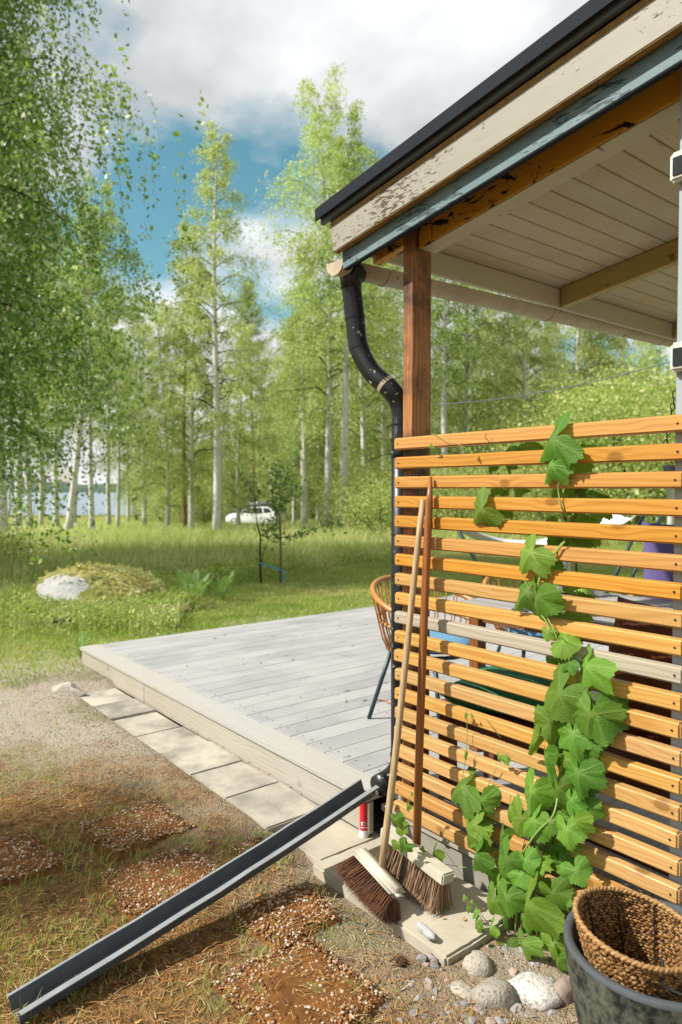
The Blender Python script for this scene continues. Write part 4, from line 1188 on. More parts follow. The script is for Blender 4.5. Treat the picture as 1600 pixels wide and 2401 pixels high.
# dead leaves
n = 700
X = RNG.uniform(-5.8, -1.3, n); Y = RNG.uniform(0.4, 1.9, n)
k = ~in_any(X, Y) & (RNG.uniform(0, 1, n) < 0.25 + 0.75 * (pnoise(X, Y, 4, 18) > 0.25)); X, Y = X[k], Y[k]
ex = np.concatenate([X, RNG.uniform(-4.9, -2.3, 60), RNG.uniform(-2.05, -1.5, 26)]); ey = np.concatenate([Y, RNG.uniform(1.842, 1.858, 60), RNG.uniform(1.6, 1.9, 26)])
ez = np.concatenate([gz(X, Y) + 0.006, np.full(60, 0.056), np.full(26, 0.035)])
n = len(ex); az = RNG.uniform(0, 6.28, n)
D = np.stack([np.cos(az), np.sin(az), RNG.uniform(-0.1, 0.5, n)], 1)
L = RNG.uniform(0.008, 0.026, n); L[-86:] *= 0.7
V, F = strips(np.stack([ex, ey, ez], 1), D, L, L * RNG.uniform(0.3, 0.75, n), RNG.uniform(0, 0.006, n), RNG)
solo('leaf_litter', (V, F), M['dead_leaf'], (0, 0, 0), 'small curled brown leaves strewn over yard and path joints', 'leaves', kind='stuff')
# sparse blades
def blades(X, Y, hmin, hmax, w, name, mat, label, lean=0.35, zoff=0.0, seed=1):
    r = np.random.default_rng(seed); n = len(X)
    az = r.uniform(0, 6.28, n); H = r.uniform(hmin, hmax, n) * r.uniform(0.6, 1.0, n)
    ln = r.uniform(0.05, lean, n) 
    d = np.stack([np.cos(az), np.sin(az), np.zeros(n)], 1)
    S = np.stack([-np.sin(az + 0.7), np.cos(az + 0.7), np.zeros(n)], 1)
    P = np.stack([X, Y, gz(X, Y) - 0.01 + zoff], 1)
    up = np.array([0, 0, 1.0]); W = w * r.uniform(0.6, 1.3, n)
    m = P + up * (H * 0.6)[:, None] + d * (H * ln * 0.35)[:, None]
    e = P + up * (H * (1 - ln * 0.25))[:, None] + d * (H * ln)[:, None]
    V = np.stack([P - S * W[:, None] / 2, P + S * W[:, None] / 2, m + S * W[:, None] * 0.38, m - S * W[:, None] * 0.38, e], 1).reshape(-1, 3)
    k = np.arange(n) * 5
    F = np.concatenate([np.stack([k, k + 1, k + 2], 1), np.stack([k, k + 2, k + 3], 1), np.stack([k + 3, k + 2, k + 4], 1)])
    return solo(name, (V, F), mat, (0, 0, 0), label, 'grass', kind='stuff')
n = 150000
X = RNG.uniform(-6.4, 0.2, n); Y = RNG.uniform(-0.8, 2.2, n)
den = np.clip(pnoise(X, Y, 2.6, 31) * 1.5 + 0.8 * pnoise(X, Y, 8, 33) - 0.15 + 0.45 * (Y < 1.1), 0, 1)
k = ~in_any(X, Y) & (RNG.uniform(0, 1, n) < den * (1 - 0.9 * sandy(X, Y)) * 0.8) & ~((Y > 1.15) & (X > -3.6) & (RNG.uniform(0, 1, n) < 0.75))
for (cx, cy, w, h, *_r) in STEP:
    k &= ~((abs(X - cx) < w / 2 - 0.03) & (abs(Y - cy) < h / 2 - 0.03) & (RNG.uniform(0, 1, n) < 0.93))
ex, ey = [X[k]], [Y[k]]
for (cx, cy, w, h, *_r) in STEP:          # tufts creeping over the edges of the stepping stones
    m = 420; sd = RNG.integers(0, 4, m); u = RNG.uniform(-0.55, 0.55, m); o = RNG.normal(0.0, 0.02, m)
    keep_ = pnoise(u * 9, sd * 7.0, 1.6, 71) > 0.0
    xx = np.where(sd < 2, u * w, np.where(sd == 2, w / 2 + o, -w / 2 + o)); yy_ = np.where(sd >= 2, u * h, np.where(sd == 0, h / 2 + o, -h / 2 + o))
    ex.append((cx + xx)[keep_]); ey.append((cy + yy_)[keep_])
blades(np.concatenate(ex), np.concatenate(ey), 0.02, 0.075, 0.0036, 'yard_grass', M['grass'], 'thin tufts of short grass in the needle covered yard', 0.9, seed=4)

# ------------------------------------------------------------------ patio furniture behind the screen
def make_chair():
    t = thing('rattan_chair', '', 'chair', (0, 0, 0))
    # ring: parameter a = 0 at the back (-x), arms reach forward at +-125 degrees
    def ring(R, zf, zb, n=26, amax=128, cx=0.0):
        A = np.radians(np.linspace(-amax, amax, n))
        k = np.cos(A) * 0.5 + 0.5
        return np.stack([cx - R * np.cos(A), R * 0.98 * np.sin(A), zf + (zb - zf) * k ** 1.3], 1)
    top = ring(0.32, 0.56, 0.745); mid = ring(0.285, 0.50, 0.575); low = ring(0.235, 0.40, 0.40)
    local(t, 'top_rail', tube(top, 0.015, 8), M['rattan'], True)
    local(t, 'wrapped_band', tube(mid, 0.010, 6), M['rattan'], True)
    local(t, 'lower_band', tube(low, 0.012, 6), M['rattan'], True)
    wr = []
    for ringp, rr_ in ((mid, 0.0125), (low, 0.0145)):
        sp = smoothpath(ringp, 3)
        for k in range(1, len(sp) - 1, 2):
            d = sp[k + 1] - sp[k]; d /= np.linalg.norm(d)
            wr.append(tube([sp[k] - d * 0.004, sp[k] + d * 0.004], rr_, 6))
    local(t, 'wrapping', join(*wr), M['chair_metal'], kind='stuff')
    for k in range(1, 25):
        for off in ((0.0,) if k % 2 else (-0.006, 0.006)):
            p = np.array([top[k], mid[k], low[k], [low[k][0] * 0.55, low[k][1] * 0.55, 0.375]]) + [off, off, 0]
            local(t, 'rod', tube(smoothpath(p, 3), 0.0042, 5), M['rattan'], True)
    for sx, sy in ((-1, -1), (-1, 1), (1, -1), (1, 1)):
        local(t, 'leg', tube([(0.15 * sx, 0.15 * sy, 0.39), (0.25 * sx, 0.225 * sy, 0.0)], 0.0115, 8), M['chair_metal'], True)
    local(t, 'seat_frame', join(tube([(0.2 * math.cos(a), 0.2 * math.sin(a), 0.385) for a in np.linspace(0, 2 * math.pi, 25)], 0.011, 6), tube([(-0.2, 0, 0.385), (0.2, 0, 0.385)], 0.008, 6), tube([(0, -0.2, 0.385), (0, 0.2, 0.385)], 0.008, 6)), M['chair_metal'], True)
    prof = [(0.0, -0.028), (0.17, -0.028), (0.205, -0.012), (0.212, 0.004), (0.195, 0.022), (0.12, 0.032), (0.0, 0.026)]
    c = local(t, 'seat_cushion', lathe(prof, 36, (0.02, 0, 0.43)), M['blue_cloth'], True, label='round blue seat cushion')
    return t
ch = make_chair()
ch['label'] = 'rattan tub chair on dark legs, half hidden by the downspout'
ch['group'] = 'rattan chairs at the table'
ch.location = (-2.635, 2.735, DZ); ch.rotation_euler = (0, 0, math.radians(4))
ch2 = copy_tree(ch)
ch2['label'] = 'rattan tub chair with blue cushion beyond the table corner'
ch2.location = (-2.50, 3.50, DZ); ch2.rotation_euler = (0, 0, math.radians(-30))

tb = thing('patio_table', 'grey slatted patio table on brown legs behind the screen', 'table', (-1.6, 2.92, DZ))
yy = 2.535
while yy < 3.30:
    part(tb, 'table_board', bbox(-2.25, -0.75, yy, yy + 0.09, 0.893, 0.92, 0.003), M['table_grey']); yy += 0.097
for x_, y_ in ((-2.2, 2.60), (-2.2, 3.22), (-0.85, 2.60), (-0.85, 3.22)):
    part(tb, 'leg', bbox(x_ - 0.028, x_ + 0.028, y_ - 0.03, y_ + 0.03, DZ, 0.89, 0.003), M['table_leg'])
part(tb, 'apron', bbox(-2.17, -0.88, 2.59, 2.612, 0.82, 0.888, 0.002), M['table_leg'])
part(tb, 'apron', bbox(-2.17, -0.88, 3.20, 3.222, 0.82, 0.888, 0.002), M['table_leg'])
fl = atZ(1314, 1392, 0.92)
fk = thing('steel_flask', 'brushed steel thermos flask with black base on the table', 'flask', fl)
part(fk, 'base', lathe([(0, 0), (0.052, 0), (0.052, 0.012), (0, 0.012)], 24, fl), M['rubber'])
part(fk, 'body', lathe([(0, 0.0125), (0.048, 0.0125), (0.049, 0.20), (0.040, 0.23), (0, 0.23)], 28, fl), M['steel'], smooth=False)
part(fk, 'lid', lathe([(0, 0.2305), (0.036, 0.2305), (0.038, 0.28), (0.030, 0.29), (0, 0.29)], 24, fl), M['rubber'])
part(fk, 'handle', tube(smoothpath([fl + np.array([0.045, 0, 0.2]), fl + np.array([0.085, 0, 0.19]), fl + np.array([0.085, 0, 0.08]), fl + np.array([0.047, 0, 0.06])], 5), 0.007, 8), M['rubber'], smooth=True)
for px, py, m, lab in ((1371, 1400, 'green_cup', 'ribbed lime green cup on the table'), (1398, 1398, 'white_cup', 'plain white cup behind the lime green cup')):
    c = atZ(px, py, 0.92)
    prof = [(0, 0.001), (0.033, 0.001)] + [(0.036 + (0.0012 if (k % 2 and m == 'green_cup') else 0), 0.006 + 0.0035 * k) for k in range(24)] + [(0.034, 0.09), (0.031, 0.012), (0, 0.012)]
    solo('cup', lathe(prof, 24, c), M[m], c, lab, 'cup', smooth=True)
bn = thing('patio_bench', 'dark reddish wooden bench between screen and table', 'bench', (-1.5, 2.25, DZ))
for k in range(4):
    y0 = 2.08 + 0.092 * k
    part(bn, 'seat_board', bbox(-2.02, -0.86, y0, y0 + 0.085, 0.545, 0.570, 0.003), M['bench'])
for x_ in (-1.95, -0.95):
    part(bn, 'leg', bbox(x_ - 0.03, x_ + 0.03, 2.10, 2.15, DZ, 0.543, 0.003), M['bench'])
    part(bn, 'leg', bbox(x_ - 0.03, x_ + 0.03, 2.38, 2.43, DZ, 0.543, 0.003), M['bench'])
part(bn, 'rail', bbox(-1.92, -0.98, 2.115, 2.135, 0.46, 0.54, 0.002), M['bench'])
part(bn, 'rail', bbox(-1.92, -0.98, 2.11, 2.14, 0.26, 0.30, 0.002), M['bench'])
def cushion(sx, sy, h, seed, amp=0.012):
    N = 22; V = []; F = []
    u = np.linspace(-1, 1, N); U, W = np.meshgrid(u, u)
    e = (1 - np.abs(U) ** 3.2) * (1 - np.abs(W) ** 3.2)
    pin = 1 - 0.06 * (np.abs(U) * np.abs(W))
    X = U * sx / 2 * (1 - 0.07 * (1 - np.abs(W) ** 2) * (np.abs(U) > 0.9)); Y = W * sy / 2 * (1 - 0.07 * (1 - np.abs(U) ** 2) * (np.abs(W) > 0.9))
    P = np.stack([X.ravel(), Y.ravel(), np.zeros(N * N)], 1)
    wr = vnoise(P * [1, 1, 0] + [seed, 0, 0], 14, seed) * amp + vnoise(P, 30, seed) * amp * 0.4
    z = h * 0.5 * (np.maximum(e, 0) ** 0.5).ravel()
    top = P + np.stack([0 * z, 0 * z, z + wr * (z > 0.01)], 1); bot = P - np.stack([0 * z, 0 * z, z + wr * 0.5 * (z > 0.01)], 1)
    V = np.concatenate([top, bot])
    q = lambda o: [(o + j * N + i, o + j * N + i + 1, o + (j + 1) * N + i + 1, o + (j + 1) * N + i) for j in range(N - 1) for i in range(N - 1)]
    return V, q(0) + [f[::-1] for f in q(N * N)]
v, f = cushion(0.46, 0.40, 0.13, 3)
v = rotz(v, 0.35) + [-1.77, 2.30, 0.632]
solo('green_cushion', (v, f), M['green_velvet'], (-1.77, 2.3, 0.57), 'glossy dark green velvet cushion lying on the bench', 'cushion', smooth=True)
v, f = cushion(0.50, 0.50, 0.17, 8, 0.02)
v = rotz(rotx(v, math.radians(74)), -0.15) + [-1.16, 2.34, 0.81]
solo('rust_cushion', (v, f), M['rust_velvet'], (-1.16, 2.34, 0.57), 'big dark rust velvet cushion standing at the bench end', 'cushion', smooth=True)
# purple folding chair at the far table end
pch = thing('folding_chair', 'folding chair with purple canvas back at the far table end', 'chair', (-1.75, 3.62, DZ))
v, f = cushion(0.34, 0.44, 0.05, 5, 0.006)
v = rotz(rotx(v, math.radians(72)), 0.5) + [-1.72, 3.58, 1.07]
part(pch, 'canvas_back', (v, f), M['purple'], smooth=True)
part(pch, 'seat', bbox(-1.95, -1.55, 3.5, 3.9, 0.62, 0.65, 0.006), M['yellow'])
for x_, y_ in ((-1.93, 3.52), (-1.57, 3.52), (-1.93, 3.88), (-1.57, 3.88)):
    part(pch, 'leg', bbox(x_ - 0.015, x_ + 0.015, y_ - 0.015, y_ + 0.015, DZ, 0.62 if y_ > 3.7 else 0.98, 0.002), M['yellow'])
# white hammock on a dark stand beyond the deck
hm = thing('hammock', 'white canvas hammock on a dark metal stand behind the deck', 'hammock', tuple(atD(1300, 1300, 8.5)[:2]) + (0.0,))
def hang(D0, pts_lo, pts_hi, sag):
    n = 16; V = []; F = []
    for i in range(n + 1):
        u = i / n
        a = pts_lo[0] + (pts_lo[1] - pts_lo[0]) * u; b = pts_hi[0] + (pts_hi[1] - pts_hi[0]) * u
        s = -sag * 4 * u * (1 - u)
        for w in np.linspace(0, 1, 6):
            p = a + (b - a) * w; p = p + np.array([0, 0, s - 0.10 * 4 * w * (1 - w)]); V.append(p)
    F = [(i * 6 + k, i * 6 + k + 1, (i + 1) * 6 + k + 1, (i + 1) * 6 + k) for i in range(n) for k in range(5)]
    return np.array(V), F
h0, h1 = atD(1080, 1228, 8.4), atD(1510, 1198, 8.2)
part(hm, 'canvas', hang(0, (h0, h1), (h0 + VH * 0.9 + [0, 0, 0.02], h1 + VH * 0.9), 0.34), M['white_cloth'], smooth=True)
g0 = atD(1170, 1345, 8.5); g1 = atD(1420, 1385, 8.2)
for a_, b_ in ((atD(1060, 1215, 8.5), atD(1180, 1350, 8.4)), (atD(1520, 1190, 8.3), atD(1400, 1345, 8.1)), (atD(1560, 1195, 8.3), atD(1440, 1350, 8.1))):
    b_ = np.array([b_[0], b_[1], 0.0])
    part(hm, 'stand_pole', tube([a_, b_], 0.022, 8), M['chair_metal'], smooth=True)
# white trampoline-like sheet seen between the slats at the right
r0 = atD(1575, 1098, 11.0)
gh = thing('garden_table', 'white garden table with a dark pot standing on the far lawn', 'table', (r0[0], r0[1], 0.0))
part(gh, 'table_top', lathe([(0, 0), (0.62, 0), (0.64, 0.02), (0.62, 0.04), (0, 0.04)], 32, (r0[0], r0[1], 1.62)), M['white_cloth'])
part(gh, 'pedestal', lathe([(0.3, 0.0), (0.05, 0.06), (0.05, 1.6), (0.2, 1.62)], 20, (r0[0], r0[1], 0.0)), M['white_cloth'])
part(gh, 'dark_pot', lathe([(0, 0), (0.10, 0), (0.13, 0.16), (0.12, 0.16), (0, 0.14)], 16, (r0[0], r0[1], 1.66)), M['rubber'])
# chain next to the grey post, rope above the lawn
cnh = thing('hanging_chain', 'thin dark chain hanging beside the grey post', 'chain', (-0.985, 2.0, 1.5))
q0, q1 = atY(1583, 925, 2.02), atY(1562, 1040, 2.02)
for k in range(9):
    c = q0 + (q1 - q0) * (k / 8.0)
    lk_ = tube([(0.006 * math.cos(a), 0, 0.012 * math.sin(a)) for a in np.linspace(0, 2 * math.pi, 13)], 0.0017, 5)
    part(cnh, 'link', (rotz(lk_[0], (k % 2) * 1.57 + 0.4) + c, lk_[1]), M['rubber'], smooth=True)
w0, w1 = atD(985, 950, 9.0), atD(1600, 840, 7.0)
solo('clothes_line', tube([w0 + (w1 - w0) * t - np.array([0, 0, 0.10 * 4 * t * (1 - t)]) for t in np.linspace(0, 1.15, 14)], 0.006, 6), M['zinc'], (float(w0[0]), float(w0[1]), 0.0),
     'pale clothes line stretched above the far lawn', 'rope', smooth=True)

# ------------------------------------------------------------------ hop vine
def hop_leaf_mesh(kind, seed):
    r = np.random.default_rng(seed)
    # radius over the angle (0 = tip, downwards); leaf attached at the notch (angle pi)
    n = 56; A = np.linspace(-math.pi, math.pi, n, endpoint=False) + math.pi / n
    a = np.abs(A)
    if kind == 'lobed':
        R = 0.50 * np.exp(-(a / 0.44) ** 2) + 0.44 * np.exp(-((a - 1.12) / 0.40) ** 2) + 0.46 * np.exp(-((a - 2.05) / 0.6) ** 2) + 0.36
    elif kind == 'heart':
        R = 0.36 * np.exp(-(a / 0.5) ** 2) + 0.30 * np.exp(-((a - 1.15) / 0.55) ** 2) + 0.40 * np.exp(-((a - 2.15) / 0.6) ** 2) + 0.42
    else:
        R = 0.62 * np.exp(-(a / 0.45) ** 2) + 0.14 * np.exp(-((a - 2.3) / 0.5) ** 2) + 0.36
    R = R * (1 - 0.75 * np.exp(-((math.pi - a) / 0.22) ** 2))
    tooth = np.where(np.arange(n) % 2 == 0, 1.0, 0.915) * (1 + r.normal(0, 0.025, n))
    R = R * tooth
    V = [(0, 0, 0)]; vein = [1.0]
    lob = {'lobed': (0, 1.12, 2.05), 'heart': (0, 1.0, 2.1), 'oval': (0, 0.8, 1.8)}[kind]
    for f_ in (0.36, 0.70, 1.0):
        for k in range(n):
            x = math.sin(A[k]) * R[k] * f_; y = -math.cos(A[k]) * R[k] * f_
            V.append((x, y, 0)); vein.append(max(math.exp(-((a[k] - l) / 0.075) ** 2) for l in lob) * (1 - 0.5 * f_))
    V = np.array(V)
    F = [(0, 1 + k, 1 + (k + 1) % n) for k in range(n)]
    for q in range(2):
        o = 1 + q * n
        F += [(o + k, o + n + k, o + n + (k + 1) % n, o + (k + 1) % n) for k in range(n)]
    rad = np.hypot(V[:, 0], V[:, 1])
    fold = r.uniform(0.15, 0.55); droop = r.uniform(0.12, 0.5)
    V[:, 2] = -fold * np.abs(V[:, 0]) * 0.9 + fold * 0.1 - droop * rad ** 2 * np.where(V[:, 1] < 0, 1, 0.4) + 0.05 * np.sin(V[:, 0] * 9 + seed) * rad + 0.05 * np.cos(V[:, 1] * 8 + seed) * rad
    V[:, 1] += -0.0
    V = V / -V[:, 1].min()
    me = make_mesh('leaf', V, F, M['hop_leaf'], smooth=True)
    at = me.attributes.new('vein', 'FLOAT', 'POINT'); at.data.foreach_set('value', np.array(vein, dtype=np.float32))
    return me
HL = {k: [hop_leaf_mesh(k, 10 * i + s) for s in range(4)] for i, k in enumerate(('lobed', 'heart', 'oval'))}
vine = thing('hop_vine', 'hop vine with big toothed green leaves climbing the slats', 'vine', (-1.25, 1.78, 0.0))
vorg = ORIGIN[vine.name]
LEAVES = 0
def put_leaf(ax_, ay_, tx_, ty_, off, kind='heart', width=None, twist=0.0, pitch=0.0):
    """attachment and tip in the photograph; off = distance in front of the slats"""
    global LEAVES
    Yp = 1.918 - off
    A_ = atY(ax_, ay_, Yp); T_ = atY(tx_, ty_, Yp)
    L = np.linalg.norm(T_ - A_) * 0.84
    dn = (T_ - A_) / np.linalg.norm(T_ - A_)
    tocam = (EYE - A_); tocam /= np.linalg.norm(tocam)
    nrm = 0.45 * tocam + np.array([-0.35, -0.55, 0.45]) * 0.8
    nrm -= dn * np.dot(nrm, dn); nrm /= np.linalg.norm(nrm)
    sd = np.cross(-dn, nrm)
    Rm = Matrix(((sd[0], -dn[0], nrm[0]), (sd[1], -dn[1], nrm[1]), (sd[2], -dn[2], nrm[2])))
    Rm = Rm @ Matrix.Rotation(twist, 3, 'Y') @ Matrix.Rotation(pitch, 3, 'X')
    me = HL[kind][LEAVES % 4]
    o = link('leaf', me, vine)
    wscale = 1.0 if width is None else width
    M4 = Rm.to_4x4() @ Matrix.Diagonal((L * wscale, L, L, 1))
    M4.translation = Vector(A_ - vorg)
    o.matrix_local = M4
    LEAVES += 1
rv_ = random.Random(11)
F_ = 0.035
for a_ in [
    (1300, 1030, 1228, 1083, F_, 'lobed'), (1295, 1090, 1263, 1142, F_, 'lobed'),
    (1205, 1048, 1165, 1062, -0.06, 'lobed'), (1240, 1040, 1205, 1060, -0.06, 'heart'), (1150, 1090, 1146, 1118, -0.05, 'heart'), (1188, 1088, 1185, 1120, -0.05, 'lobed'),
    (1165, 1135, 1150, 1170, -0.06, 'heart'), (1212, 1138, 1220, 1178, -0.06, 'heart'), (1340, 1085, 1405, 1100, -0.06, 'lobed'), (1390, 1165, 1440, 1172, -0.06, 'oval'),
    (1322, 1165, 1325, 1225, -0.05, 'heart'), (1352, 1165, 1370, 1185, -0.05, 'heart'), (1130, 1195, 1090, 1232, F_, 'lobed'), (1150, 1190, 1128, 1222, -0.05, 'heart'), (1180, 1195, 1170, 1225, -0.05, 'heart'),
    (1410, 1195, 1438, 1220, -0.06, 'lobed'), (1305, 1245, 1285, 1295, -0.05, 'lobed'), (1340, 1250, 1395, 1290, -0.05, 'lobed'), (1370, 1255, 1360, 1300, -0.05, 'heart'),
    (1247, 1296, 1212, 1352, F_, 'lobed'), (1261, 1400, 1252, 1472, F_, 'heart', 1.15), (1238, 1388, 1196, 1438, F_ - 0.01, 'lobed'),
    (1285, 1325, 1330, 1340, -0.05, 'heart'), (1290, 1430, 1322, 1448, -0.05, 'heart'), (1340, 1435, 1400, 1460, -0.05, 'lobed'), (1284, 1485, 1283, 1510, F_, 'heart'),
    (1306, 1504, 1294, 1534, F_, 'lobed'), (1325, 1502, 1368, 1512, F_, 'heart'), (1350, 1495, 1368, 1516, -0.04, 'lobed'), (1295, 1535, 1268, 1550, -0.05, 'heart'), (1320, 1540, 1310, 1562, -0.05, 'heart'),
    (1335, 1552, 1315, 1578, F_, 'lobed'), (1377, 1562, 1358, 1636, F_, 'lobed', 1.1), (1314, 1628, 1270, 1698, F_ + 0.02, 'heart', 0.85), (1385, 1676, 1370, 1748, F_ + 0.03, 'heart', 1.1), (1400, 1672, 1425, 1765, F_ + 0.02, 'heart', 0.95),
    (1292, 1696, 1293, 1765, F_ + 0.02, 'heart', 0.6, 0.6), (1283, 1770, 1281, 1855, F_ + 0.03, 'oval', 0.85), (1262, 1730, 1229, 1803, F_ + 0.03, 'oval', 0.45, 0.9), (1345, 1722, 1360, 1805, F_ + 0.02, 'lobed', 0.9),
    (1380, 1735, 1400, 1792, F_, 'heart'), (1372, 1795, 1405, 1868, F_, 'heart', 0.9), (1358, 1812, 1364, 1888, F_ + 0.03, 'lobed', 0.95), (1249, 1855, 1240, 1922, F_ + 0.04, 'heart', 0.75),
    (1310, 1850, 1311, 1912, F_ + 0.02, 'heart', 0.7), (1340, 1878, 1345, 1928, F_ + 0.02, 'heart', 0.8), (1372, 1895, 1380, 1945, F_, 'heart'), (1196, 1895, 1190, 1938, F_ + 0.02, 'lobed', 0.8),
    (1252, 1925, 1220, 1966, F_ + 0.05, 'heart', 0.9), (1222, 1920, 1204, 1975, F_ + 0.04, 'heart', 0.7), (1292, 1928, 1298, 1968, F_ + 0.05, 'heart', 1.2), (1350, 1925, 1352, 1975, F_ + 0.03, 'heart', 1.1), (1330, 1945, 1342, 2005, F_ + 0.05, 'heart', 0.9),
    (1182, 1955, 1168, 2012, F_ + 0.05, 'oval', 0.8), (1088, 1845, 1052, 1880, F_, 'lobed', 1.1), (1132, 1876, 1143, 1925, F_ + 0.01, 'heart', 1.0), (1140, 1880, 1160, 1912, F_, 'heart'), (1116, 1936, 1082, 1946, F_ + 0.03, 'heart', 1.2), (1125, 1940, 1160, 1950, F_ + 0.02, 'heart', 1.2),
    (1092, 1768, 1089, 1788, F_, 'oval', 0.7), (1172, 1776, 1170, 1790, F_, 'heart'), (1186, 1782, 1194, 1800, F_, 'heart', 0.7), (1122, 1985, 1124, 2022, F_ + 0.05, 'lobed', 1.1), (1018, 2000, 1008, 2026, 0.16, 'heart', 0.8),
    (1182, 1985, 1186, 2020, F_ + 0.06, 'oval', 1.0), (1188, 2015, 1167, 2066, F_ + 0.08, 'heart', 0.8), (1118, 2008, 1095, 2045, F_ + 0.08, 'heart', 0.9), (1148, 2050, 1140, 2092, F_ + 0.04, 'heart', 1.0), (1234, 2018, 1254, 2064, F_ + 0.08, 'heart', 0.95),
    (1222, 2052, 1240, 2094, F_ + 0.07, 'heart', 1.1), (1272, 2025, 1298, 2044, F_ + 0.05, 'lobed'), (1320, 2045, 1322, 2070, F_ + 0.03, 'lobed'), (1298, 2095, 1322, 2150, F_ + 0.10, 'heart', 1.1), (1352, 2042, 1376, 2090, F_ + 0.06, 'heart', 0.9),
    (1190, 2105, 1194, 2164, F_ + 0.10, 'heart', 0.9), (1242, 2118, 1204, 2178, F_ + 0.11, 'heart', 1.0), (1158, 2112, 1148, 2152, F_ + 0.09, 'heart', 0.9), (1170, 2075, 1168, 2118, F_ + 0.07, 'heart', 0.7), (1290, 2142, 1282, 2170, F_ + 0.10, 'heart', 1.1),
    (1182, 2160, 1188, 2205, F_ + 0.10, 'oval', 0.6), (1240, 2165, 1245, 2200, F_ + 0.09, 'heart', 0.8), (1230, 2212, 1238, 2262, F_ + 0.13, 'lobed', 1.25), (1190, 2228, 1208, 2276, F_ + 0.13, 'lobed', 0.9), (1298, 2215, 1305, 2262, F_ + 0.10, 'lobed', 1.1), (1310, 2250, 1308, 2292, F_ + 0.11, 'heart', 0.9),
    (1117, 2135, 1112, 2158, F_ + 0.16, 'oval', 1.1), (1098, 2128, 1092, 2146, F_ + 0.16, 'oval'), (1106, 2115, 1114, 2128, F_ + 0.16, 'oval'), (1120, 2160, 1106, 2184, F_ + 0.16, 'oval', 0.8), (1128, 2165, 1136, 2184, F_ + 0.16, 'oval', 0.8),
    (1124, 2175, 1117, 2202, F_ + 0.16, 'oval', 0.5), (1152, 2175, 1142, 2192, F_ + 0.14, 'heart'), (1130, 2190, 1132, 2228, F_ + 0.15, 'oval', 0.35), (1142, 2232, 1125, 2284, F_ + 0.17, 'oval', 0.35), (1090, 2105, 1086, 2118, F_ + 0.16, 'oval'),
    (928, 1922, 934, 1946, 0.28, 'heart'), (942, 1942, 958, 1956, 0.26, 'heart'), (935, 1980, 943, 2008, 0.28, 'lobed'), (950, 1985, 946, 2005, 0.27, 'heart'), (958, 1890, 948, 1908, 0.12, 'oval'), (965, 1860, 962, 1876, 0.12, 'oval'), (990, 1990, 1000, 2004, 0.2, 'oval'),
    (1092, 1675, 1085, 1690, F_, 'oval'), (1105, 1676, 1112, 1684, F_, 'oval'), (1010, 1045, 1020, 1052, F_, 'oval'), (1100, 1052, 1106, 1062, F_, 'oval'), (1340, 1365, 1368, 1380, -0.05, 'heart'),
]:
    a_ = list(a_) + [None] * (7 - len(a_)) + ([0.0] if len(a_) < 8 else [])
    tw = (a_[7] or 0.0) + rv_.uniform(-0.35, 0.35)
    put_leaf(a_[0], a_[1], a_[2], a_[3], a_[4], a_[5], (a_[6] or 1.0) * rv_.uniform(0.95, 1.1), tw, rv_.uniform(-0.3, 0.15))
for k in range(34):          # darker inner leaves of the dense column
    y = rv_.uniform(1700, 2270)
    xc = np.interp(y, [1700, 1850, 1950, 2050, 2270], [1350, 1335, 1285, 1240, 1245]); wd = np.interp(y, [1700, 1900, 2100, 2270], [38, 55, 72, 60])
    x = xc + rv_.uniform(-wd, wd); L = rv_.uniform(32, 55); an = rv_.uniform(-0.7, 0.7)
    put_leaf(x, y, x + L * math.sin(an), y + L * math.cos(an), np.interp(y, [1700, 2000, 2270], [0.012, 0.02, 0.06]), rv_.choice(('heart', 'lobed')), rv_.uniform(0.8, 1.1), rv_.uniform(-0.7, 0.7), rv_.uniform(-0.4, 0.3))
def stem(pts, rad, mat='stem'):
    P = [atY(x, y, 1.918 - o) for x, y, o in pts]
    part(vine, 'stem', tube(smoothpath(P, 5), rad, 6), M[mat], smooth=True)
stem([(1286, 1055, .02), (1300, 1085, .02), (1312, 1115, .02), (1310, 1150, .012), (1318, 1190, .012), (1336, 1224, -.03), (1326, 1262, -.03), (1300, 1296, .012), (1275, 1325, .02), (1262, 1370, .02), (1261, 1400, .03)], 0.0026)
stem([(1325, 1270, .01), (1300, 1300, .015), (1278, 1322, .02), (1265, 1365, .025), (1258, 1420, .02), (1280, 1455, .02), (1308, 1500, .02), (1345, 1552, .02), (1352, 1610, .01), (1342, 1690, .02), (1328, 1760, .03), (1312, 1820, .03), (1308, 1870, .05), (1296, 1915, .08), (1262, 1950, .09), (1232, 1992, .10), (1212, 2035, .10), (1215, 2110, .11), (1208, 2200, .10), (1215, 2300, .09)], 0.0032)
stem([(1320, 1530, .03), (1300, 1480, .03), (1285, 1450, .02)], 0.002)
stem([(1355, 1150, -.05), (1360, 1185, -.05), (1345, 1225, -.05)], 0.0018, 'stem_brown')
stem([(1198, 1142, -.05), (1180, 1160, -.05), (1160, 1195, -.05)], 0.0015, 'stem_brown')
stem([(1012, 1016, .0), (1040, 1028, .02), (1075, 1042, .02), (1112, 1060, .0)], 0.0012)
stem([(1142, 1015, .02), (1140, 1028, .025), (1170, 1052, .0), (1190, 1060, -.02)], 0.0013, 'stem_brown')
stem([(1095, 1660, .02), (1096, 1720, .02), (1093, 1770, .03), (1083, 1840, .03), (1088, 1852, .03), (1108, 1905, .03), (1125, 1925, .04), (1118, 1985, .06), (1122, 2030, .08)], 0.0013)
stem([(1166, 1800, .02), (1150, 1830, .02), (1133, 1875, .03), (1124, 1920, .04), (1115, 1960, .05)], 0.0013)
stem([(1130, 1675, .02), (1150, 1700, .02), (1175, 1730, .0)], 0.0011)
stem([(1222, 1350, .02), (1235, 1368, .025), (1250, 1385, .02)], 0.0012)
stem([(1095, 2035, .1), (1050, 2028, .12), (1015, 2024, .15)], 0.0011)
